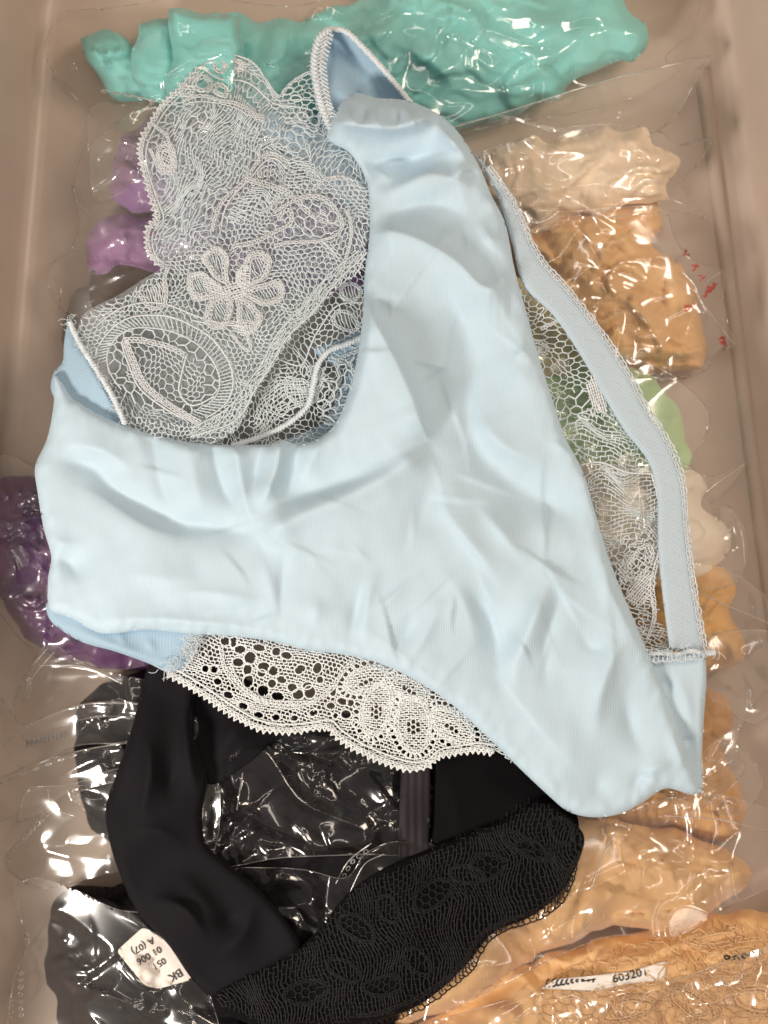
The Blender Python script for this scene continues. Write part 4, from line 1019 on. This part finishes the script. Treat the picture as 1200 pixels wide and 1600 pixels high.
t.net(smooth([(955, 890), (1026, 800), (1028, 900), (1022, 960), (1006, 1012), (975, 960)]), 7, 1.8, 1.1, 0.4, wA, 5)
t.hatch(smooth([(985, 860), (1022, 800), (1027, 860), (1020, 940), (1000, 960)]), R(20), 5, 1.6, 12, 1.5, [], 6, 50)
t.hatch(smooth([(990, 985), (1010, 960), (1050, 990), (1060, 1012), (1012, 1016)]), R(15), 5, 1.6, 10, 1.5, [], 5, 50)
t.build('lace_net', S4, M_LACE, blue, warp=5.0)
t = Threads(41)
t.hatch(smooth([(916, 598), (930, 580), (944, 600), (950, 640), (938, 650), (922, 625)]), R(70), 3.4, 2.4, 7, 2)
t.hatch(smooth([(990, 930), (1004, 905), (1022, 895), (1020, 925), (1004, 945)]), R(-50), 3.4, 2.4, 7, 2); t.hatch(smooth([(975, 880), (990, 870), (998, 900), (985, 905)]), R(40), 3.4, 2.4, 7, 2)
t.ring(1002, 880, 15, 22, 0.3, 3.4); t.ring(846, 545, 12, 8, 0.6, 3.6); t.ring(843, 548, 6, 4, 0.2, 3)
t.cord([(905, 728), (940, 724), (980, 732), (1026, 736)], 2.6); t.cord([(1025, 735), (1029, 820), (1024, 920), (1012, 1000)], 3.4); t.cord([(850, 515), (890, 505), (925, 560)], 3)
t.build('lace_motif', lambda x, y: S4(x, y) + 2, M_LACEW, blue, warp=5.0)

# leg elastic down the right side, with its picot edge and zigzag stitch
LE = [(742, 240), (775, 300), (800, 380), (818, 446), (862, 490), (905, 552), (938, 610), (975, 672), (1012, 720), (1026, 770), (1028, 850), (1034, 920), (1046, 1015)]
RE = [(762, 262), (800, 315), (840, 400), (890, 458), (938, 520), (978, 580), (1010, 640), (1042, 690), (1064, 748), (1072, 830), (1080, 900), (1090, 960), (1100, 1020)]
SE = lambda x, y: mb(x, y) - 14
sheet('leg_elastic', LE + RE[::-1], lambda x, y, d: SE(x, y), M_ELAST, blue, res=4, edge=7, drop=5, thick=7, sharp=(12, 13), uvang=R(-35))
t = Threads(42)
t.cord(RE, 3.4); t.picots(RE, 10, 6, 2.6, 1); t.build('picot_edge', lambda x, y: SE(x, y) - 2, M_STITCH, blue)
t = Threads(43); le, re = catmull(LE, False, 8), catmull(RE, False, 8); k = min(len(le), len(re)); mid = (le[:k] * 0.5 + re[:k] * 0.5)
Lm = np.concatenate([[0], np.cumsum(np.hypot(*np.diff(mid, axis=0).T))]); zz = []
for i, a in enumerate(np.arange(0, Lm[-1], 13)):
    x_, y_ = np.interp(a, Lm, mid[:, 0]), np.interp(a, Lm, mid[:, 1]); x2, y2 = np.interp(a + 4, Lm, mid[:, 0]), np.interp(a + 4, Lm, mid[:, 1])
    nx, ny = y2 - y_, x_ - x2; l = math.hypot(nx, ny) + 1e-9; zz.append((x_ + nx/l*8*(-1)**i, y_ + ny/l*8*(-1)**i))
t.line(zz, 1.1); t.build('zigzag_stitch', lambda x, y: SE(x, y) + 0.2, M_STITCH, blue, flat=0.4, jit=0, stuff=False)
tube('overlock_edge', [(1008, 1026), (1030, 1020), (1055, 1023), (1080, 1017), (1102, 1021), (1120, 1018)], lambda x, y: mb(x, y) - 20, 3.4, M_STITCH, blue, twist=9, amp=2.6, lift=5)
t = Threads(44); t.fuzz([(1010, 1022), (1060, 1020), (1122, 1020)], 50, 14, 0.9); t.picots([(1008, 1028), (1060, 1026), (1104, 1022)], 7, 7, 2.2, -1); t.build('loose_fibres', lambda x, y: mb(x, y) - 6, M_STITCH, blue)

# cream scalloped trim below
edgeT = [(262, 1050), (290, 1066), (325, 1088), (360, 1112), (400, 1134), (440, 1141), (480, 1138), (512, 1134), (530, 1150), (560, 1170), (600, 1188), (640, 1200), (664, 1196), (684, 1180), (715, 1174), (745, 1170), (775, 1174)]
pt = np.concatenate([catmull(edgeT, False, 5), np.array([(800, 1190), (760, 1130), (700, 1080), (640, 1040), (560, 1010), (480, 1000), (400, 985), (320, 975), (300, 1000), (280, 1030)])])
ST = lambda x, y: mb(x, y) - 30 + 2 * lf1(x, y)
hl_ = []
for x_, y_, rx, ry, a in ((335, 1046, 6, 5, 0), (340, 1065, 6, 5, 0.3), (357, 1086, 7, 5, 0.3), (380, 1103, 7, 5, 0.3), (404, 1117, 7, 4.5, 0.2), (431, 1121, 6, 4.5, 0), (460, 1122, 6, 4, 0), (490, 1114, 6, 4.5, -0.3), (517, 1103, 6, 5, 0), (541, 1116, 7, 6, 0),
                        (321, 1045, 5, 5, 0), (352, 1002, 7, 6, .3), (365, 1003, 5, 7, .2), (375, 1015, 8, 6, 0), (391, 1028, 8, 9, .3), (372, 1035, 8, 6, 0), (387, 1046, 6, 8, .2), (412, 1042, 8, 7, 0), (427, 1048, 7, 7, .5), (409, 1052, 6, 5, 0), (388, 1064, 7, 9, .2),
                        (411, 1079, 8, 8, 0), (425, 1068, 6, 6, 0), (434, 1088, 9, 6, .1), (440, 1062, 7, 5, .3), (457, 1074, 7, 6, 0), (466, 1085, 8, 7, 0), (484, 1081, 8, 9, 0), (469, 1046, 8, 6, -.6), (480, 1071, 7, 5, -.4), (496, 1044, 6, 8, .4), (405, 1012, 9, 5, .2), (432, 1018, 6, 6, 0), (448, 1024, 8, 5, .2),
                        (500, 1062, 5, 5, 0), (520, 1080, 5, 7, 0), (535, 1096, 7, 5, .3), (548, 1098, 5, 5, 0), (570, 1083, 7, 5, 0), (613, 1072, 7, 8, 0), (629, 1087, 9, 9, .3), (644, 1082, 6, 7, 0), (680, 1115, 5, 6, 0), (595, 1123, 6, 7, .2), (582, 1120, 4, 5, 0), (635, 1135, 5, 5, 0), (648, 1133, 4, 5, 0), (656, 1127, 4, 5, 0),
                        (566, 1154, 5, 4, 0), (580, 1158, 4, 5, 0), (598, 1150, 7, 4, -.5), (610, 1142, 5, 4, -.5), (622, 1160, 5, 5, .5), (630, 1170, 5, 4, 0), (645, 1178, 5, 4, 0), (660, 1164, 6, 4, -.7), (670, 1152, 5, 4, -.7), (690, 1146, 5, 4, .4), (704, 1156, 5, 4, .4), (720, 1152, 5, 4, -.5), (600, 1176, 5, 4, 0), (555, 1130, 4, 5, 0), (524, 1118, 4, 4, 0), (705, 1112, 5, 8, .3), (738, 1142, 4, 4, 0)):
    hl_.append((x_, y_, rx * 1.15, ry * 1.15, a))
PT = [(588, 1108, 22, 40, 0.25), (646, 1132, 26, 42, -0.1), (706, 1134, 38, 20, 0.65), (572, 1062, 34, 17, -0.35), (640, 1076, 30, 16, 0.35)]
inpet = [ell(*p) for p in PT]
hl_ = [h_ for h_ in hl_ if not (h_[0] > 548 and any(f(np.array([h_[0]]), np.array([h_[1]]))[0] for f in [ell(p[0], p[1], p[2] + 8, p[3] + 8, p[4]) for p in PT]))]
for p in PT:
    q = ellpoly(p[0], p[1], p[2] + 8, p[3] + 8, p[4], int((p[2] + p[3]) / 2.3))
    for x_, y_ in q:
        xa, ya = np.array([x_]), np.array([y_])
        if inside(xa, ya, pt)[0] and not any(ell(o_[0], o_[1], o_[2] + 3, o_[3] + 3, o_[4])(xa, ya)[0] for o_ in PT) and nearest(xa, ya, catmull(edgeT, False, 5), False)[0][0] > 9: hl_.append((x_, y_, 4.6, 3.8, 0.3))
exT = [ell(*h_) for h_ in hl_]
t = Threads(45)
t.hatch(pt, R(14), 4.8, 2.1, 7, 1.8, exT + inpet, 3, 70, 3.5)
for p in PT:
    t.hatch(ellpoly(*p), p[4] * 0.3, 3.6, 2.3, 7, 1.8, [ell(p[0], p[1] + 4, p[2] * 0.45, p[3] * 0.28, p[4])], 2, 50, 3.5, 1.0); t.net(ellpoly(p[0], p[1] + 4, p[2] * 0.5, p[3] * 0.32, p[4]), 5, 2.0); t.ring(*p, 4.0, 1.4, 24)
for h_ in hl_: t.ring(h_[0], h_[1], h_[2] + 0.6, h_[3] + 0.6, h_[4], 2.2, 0.8, 12)
t.build('scalloped_lace', ST, M_LACEC, blue)
t = Threads(46)
t.cord(edgeT, 5); t.cord([(p[0] + 4, p[1] - 9) for p in edgeT], 2.8); t.picots(edgeT, 9.5, 7.5, 2.8, -1, pointed=True)
for pts in ([(345, 1010), (352, 1045), (380, 1080), (420, 1100), (470, 1104), (515, 1080), (535, 1050), (555, 1030)], [(360, 1040), (376, 1070), (410, 1094), (450, 1098), (490, 1098)]):
    t.cord(pts, 4.0)
t.build('trim_outline', lambda x, y: ST(x, y) + 1.5, M_LACEC, blue)
t = Threads(47); t.fuzz([(255, 1048), (290, 1020), (305, 995)], 90, 18, 1.0); t.picots([(306, 990), (296, 1020), (280, 1050)], 7, 7, 2.4, 1); t.build('loose_fibres', lambda x, y: mb(x, y) - 16, M_STITCH, blue)

# gathered loop at the top
loop = [(520, 218), (498, 180), (488, 130), (486, 90), (498, 56), (516, 44), (540, 48), (568, 74), (600, 108), (642, 160), (600, 175), (545, 180)]
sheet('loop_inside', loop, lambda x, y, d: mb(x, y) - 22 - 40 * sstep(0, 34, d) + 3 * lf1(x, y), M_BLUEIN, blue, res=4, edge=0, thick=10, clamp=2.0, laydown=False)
for k, (off, r_) in enumerate(((0, 4.4), (11, 4.0))):
    tube('braided_edge', [(524 + off, 214), (505 + off, 175), (494 + off, 130), (491 + off, 92), (500 + off * 0.9, 58 + off * .6), (518, 45 + off)] , lambda x, y: mb(x, y) - 22, r_, M_STITCH, blue, twist=13, amp=3.2, lift=7 - k * 2)
tube('braided_edge', [(514, 45), (540, 49), (568, 75), (602, 112), (644, 164)], lambda x, y: mb(x, y) - 24, 3.6, M_STITCH, blue, twist=11, amp=2.6, lift=4)
t = Threads(48); t.fuzz([(520, 210), (500, 170), (492, 100), (510, 50)], 70, 12, 1.0)
for k in range(26):
    a = k / 25; x_ = np.interp(a, [0, .35, .7, 1], [524, 500, 493, 504]); y_ = np.interp(a, [0, .35, .7, 1], [212, 160, 105, 58]); t.line([(x_ - 2, y_), (x_ + 8, y_ - 7), (x_ + 16, y_ - 2)], 3.0, t.r.uniform(3, 7))
t.cord([(520, 216), (535, 200), (545, 178), (548, 152)], 6); t.fuzz([(522, 216), (540, 190), (548, 150)], 50, 14, 1.0)
t.build('gathered_stitch', lambda x, y: mb(x, y) - 12, M_STITCH, blue)

# ---- the big smooth panel
OUT = [(548, 146), (590, 153), (640, 158), (690, 182), (722, 214), (750, 262), (768, 305), (790, 350), (804, 420), (822, 485), (838, 545), (862, 620), (882, 680), (912, 740), (934, 815), (958, 890), (985, 955), (1010, 1015), (1040, 1085), (1065, 1152), (1084, 1205), (1096, 1236), (1080, 1242),
       (1040, 1232), (1005, 1253), (968, 1272), (925, 1277), (888, 1268), (858, 1244), (805, 1194), (755, 1145), (700, 1096), (640, 1058), (585, 1034), (530, 1022), (480, 1016), (430, 1003), (360, 994), (300, 991), (230, 984), (160, 990), (112, 966), (78, 952), (75, 905), (80, 870), (68, 825),
       (58, 765), (55, 728), (74, 684), (84, 630), (86, 585), (112, 622), (160, 650), (222, 674), (290, 690), (350, 695), (420, 694), (440, 687), (465, 694), (495, 686), (522, 665), (542, 622), (558, 560), (567, 490), (570, 425), (577, 370), (578, 335), (572, 280), (545, 238), (512, 218), (520, 185)]
FOLDS = [
 # top roll and its pleats
 ([(515, 190), (560, 196), (610, 200), (655, 190), (678, 172)], 40, 40, 11, 0.15), ([(680, 190), (700, 215), (735, 250)], 22, 14, 12), ([(640, 168), (650, 215)], 8, 8, 8), ([(585, 160), (596, 215)], 7, 10, 10), ([(548, 165), (556, 205)], 6, 8, 8), ([(568, 162), (566, 200)], -7, 8, 8), ([(620, 165), (622, 205)], -7, 8, 8),
 ([(540, 245), (610, 256), (680, 240), (715, 232)], -28, 20, 22), ([(720, 262), (740, 272), (756, 270)], -8, 10, 10), ([(700, 285), (728, 262), (748, 268)], 12, 12, 10),
 ([(580, 312), (633, 288), (673, 272), (715, 284), (755, 300)], 24, 14, 36), ([(578, 262), (600, 270), (612, 288)], 10, 14, 14),
 ([(575, 352), (620, 330), (680, 320), (740, 345)], -16, 22, 22),
 ([(578, 370), (617, 362), (667, 380), (713, 408), (755, 448), (800, 452)], 24, 13, 44, 0.15), ([(600, 380), (606, 440), (622, 520), (640, 575)], 10, 46, 30),
 ([(690, 420), (714, 490), (735, 560), (732, 640), (748, 700), (800, 752), (880, 800), (935, 822)], -24, 44, 40, 0.2),
 ([(775, 450), (790, 432), (800, 425)], 9, 10, 10), ([(745, 340), (770, 380), (790, 400)], 8, 12, 12), ([(760, 300), (776, 330)], 6, 8, 8),
 # central peak
 ([(560, 440), (585, 500), (612, 550), (634, 596), (652, 640), (671, 694)], 34, 12, 100, 0.3), ([(645, 625), (658, 660), (671, 696)], 12, 8, 60, 0.4), ([(668, 692), (610, 740), (540, 775), (470, 806), (400, 842)], 24, 36, 34, 0.16),
 ([(640, 715), (560, 745), (500, 765), (432, 788), (396, 826)], -17, 20, 26), ([(664, 700), (672, 740), (660, 800), (620, 880)], -10, 34, 30), ([(685, 560), (690, 640), (684, 700)], -7, 26, 22),
 # bump right of the valley
 ([(752, 620), (757, 662), (790, 700), (860, 735)], 12, 22, 18), ([(800, 560), (830, 545)], 6, 10, 10), ([(850, 690), (880, 700), (905, 725)], 6, 10, 8), ([(790, 520), (812, 580), (850, 640)], 7, 30, 24),
 ([(680, 770), (720, 830), (760, 880), (800, 930)], 12, 30, 12), ([(740, 780), (790, 840), (830, 890)], 9, 26, 12),
 # neckline pleats, left
 ([(442, 655), (430, 735), (404, 800)], 15, 13, 17, 0.3), ([(408, 655), (402, 725), (388, 780)], -9, 10, 12, 0.3), ([(470, 655), (456, 740), (430, 788)], -11, 12, 14, 0.3), ([(322, 655), (346, 755), (376, 814)], -11, 14, 15, 0.3), ([(362, 660), (376, 750), (394, 828)], 9, 13, 12, 0.3),
 ([(236, 640), (248, 745), (275, 812)], -9, 20, 18, 0.3), ([(292, 650), (304, 750), (322, 815)], 7, 24, 22, 0.3), ([(500, 655), (492, 710), (470, 750)], 6, 12, 16, 0.3),
 ([(84, 716), (144, 730), (178, 765), (220, 788), (274, 816), (332, 824), (402, 832)], -16, 22, 24, 0.15), ([(95, 690), (160, 705), (215, 740)], 9, 18, 12), ([(90, 750), (160, 780), (230, 825), (330, 850)], 8, 16, 50),
 # left body
 ([(78, 868), (110, 880), (125, 915)], -9, 18, 14), ([(70, 830), (100, 850), (130, 840)], 5, 14, 14), ([(180, 890), (260, 905), (330, 900)], 5, 26, 18), ([(250, 930), (320, 925), (430, 945)], 4, 12, 12), ([(400, 850), (425, 920), (440, 990)], 6, 22, 14), ([(445, 850), (440, 930), (436, 990)], -7, 12, 12),
 ([(120, 970), (240, 968), (360, 978), (470, 1000)], 5, 14, 8),
 # lower body
 ([(565, 900), (555, 960), (540, 1015)], -10, 18, 14), ([(590, 880), (574, 940), (566, 1010)], 8, 12, 16), ([(500, 930), (490, 985)], 5, 16, 14), ([(636, 930), (640, 980), (610, 1030)], -8, 26, 22), ([(690, 925), (680, 960), (650, 1020), (630, 1045)], 7, 14, 20),
 ([(720, 890), (740, 925), (772, 985), (782, 1060), (784, 1105)], -18, 30, 24), ([(690, 880), (730, 950), (745, 1020)], 6, 20, 14), ([(880, 868), (850, 930), (826, 990), (806, 1040), (816, 1095)], 20, 30, 22), ([(880, 905), (862, 970), (850, 1020), (856, 1090)], -10, 16, 16),
 ([(925, 820), (950, 920), (940, 990)], 8, 22, 18), ([(1000, 985), (960, 1026), (938, 1090), (930, 1160)], 18, 18, 26), ([(960, 1010), (920, 1010), (905, 960)], -6, 16, 16), ([(975, 1060), (985, 1130), (1010, 1190)], -10, 22, 18),
 ([(740, 1130), (760, 1160), (790, 1172)], 6, 10, 8), ([(880, 1100), (890, 1170), (920, 1240)], 6, 30, 30), ([(1035, 1232), (1018, 1205), (1060, 1190)], 8, 12, 10), ([(985, 1240), (1000, 1215), (1020, 1225)], -7, 10, 10), ([(940, 1255), (930, 1200)], -5, 20, 20),
 ([(1050, 1120), (1062, 1180), (1082, 1228)], 6, 12, 10),
]
FW = strokes(creases([(590, 160), (720, 220), (800, 420), (900, 720), (1000, 1010), (1080, 1200), (920, 1260), (700, 1080), (560, 1010), (560, 700), (575, 400)], 78, 8200, 190, 4.6, 3.0, 24, 1.0)
             + creases([(70, 700), (300, 700), (540, 690), (560, 1010), (300, 980), (90, 940)], 79, 8200, 150, 3.6, 3.0, 20, 0.25)); FF = strokes(FOLDS); r1 = Field(701, 120); r2 = Field(702, 46); r3 = Field(703, 22)
edgep = catmull(OUT)
def hmain(x, y, d):
    # small hem puckers fade out away from the border
    pk = r3(x, y) * 1.3 * np.exp(-d / 22.0)
    return mb(x, y) + (1.35 * FF(x, y) + FW(x, y)) * sstep(-14, 16, d) + 2.0 * r1(x, y) + 0.5 * r2(x, y) + pk
sheet('front_panel', OUT, hmain, M_BLUE, blue, res=3.5, edge=20, drop=15, thick=14, sharp=(21, 51), clamp=3.0, uvang=R(3))
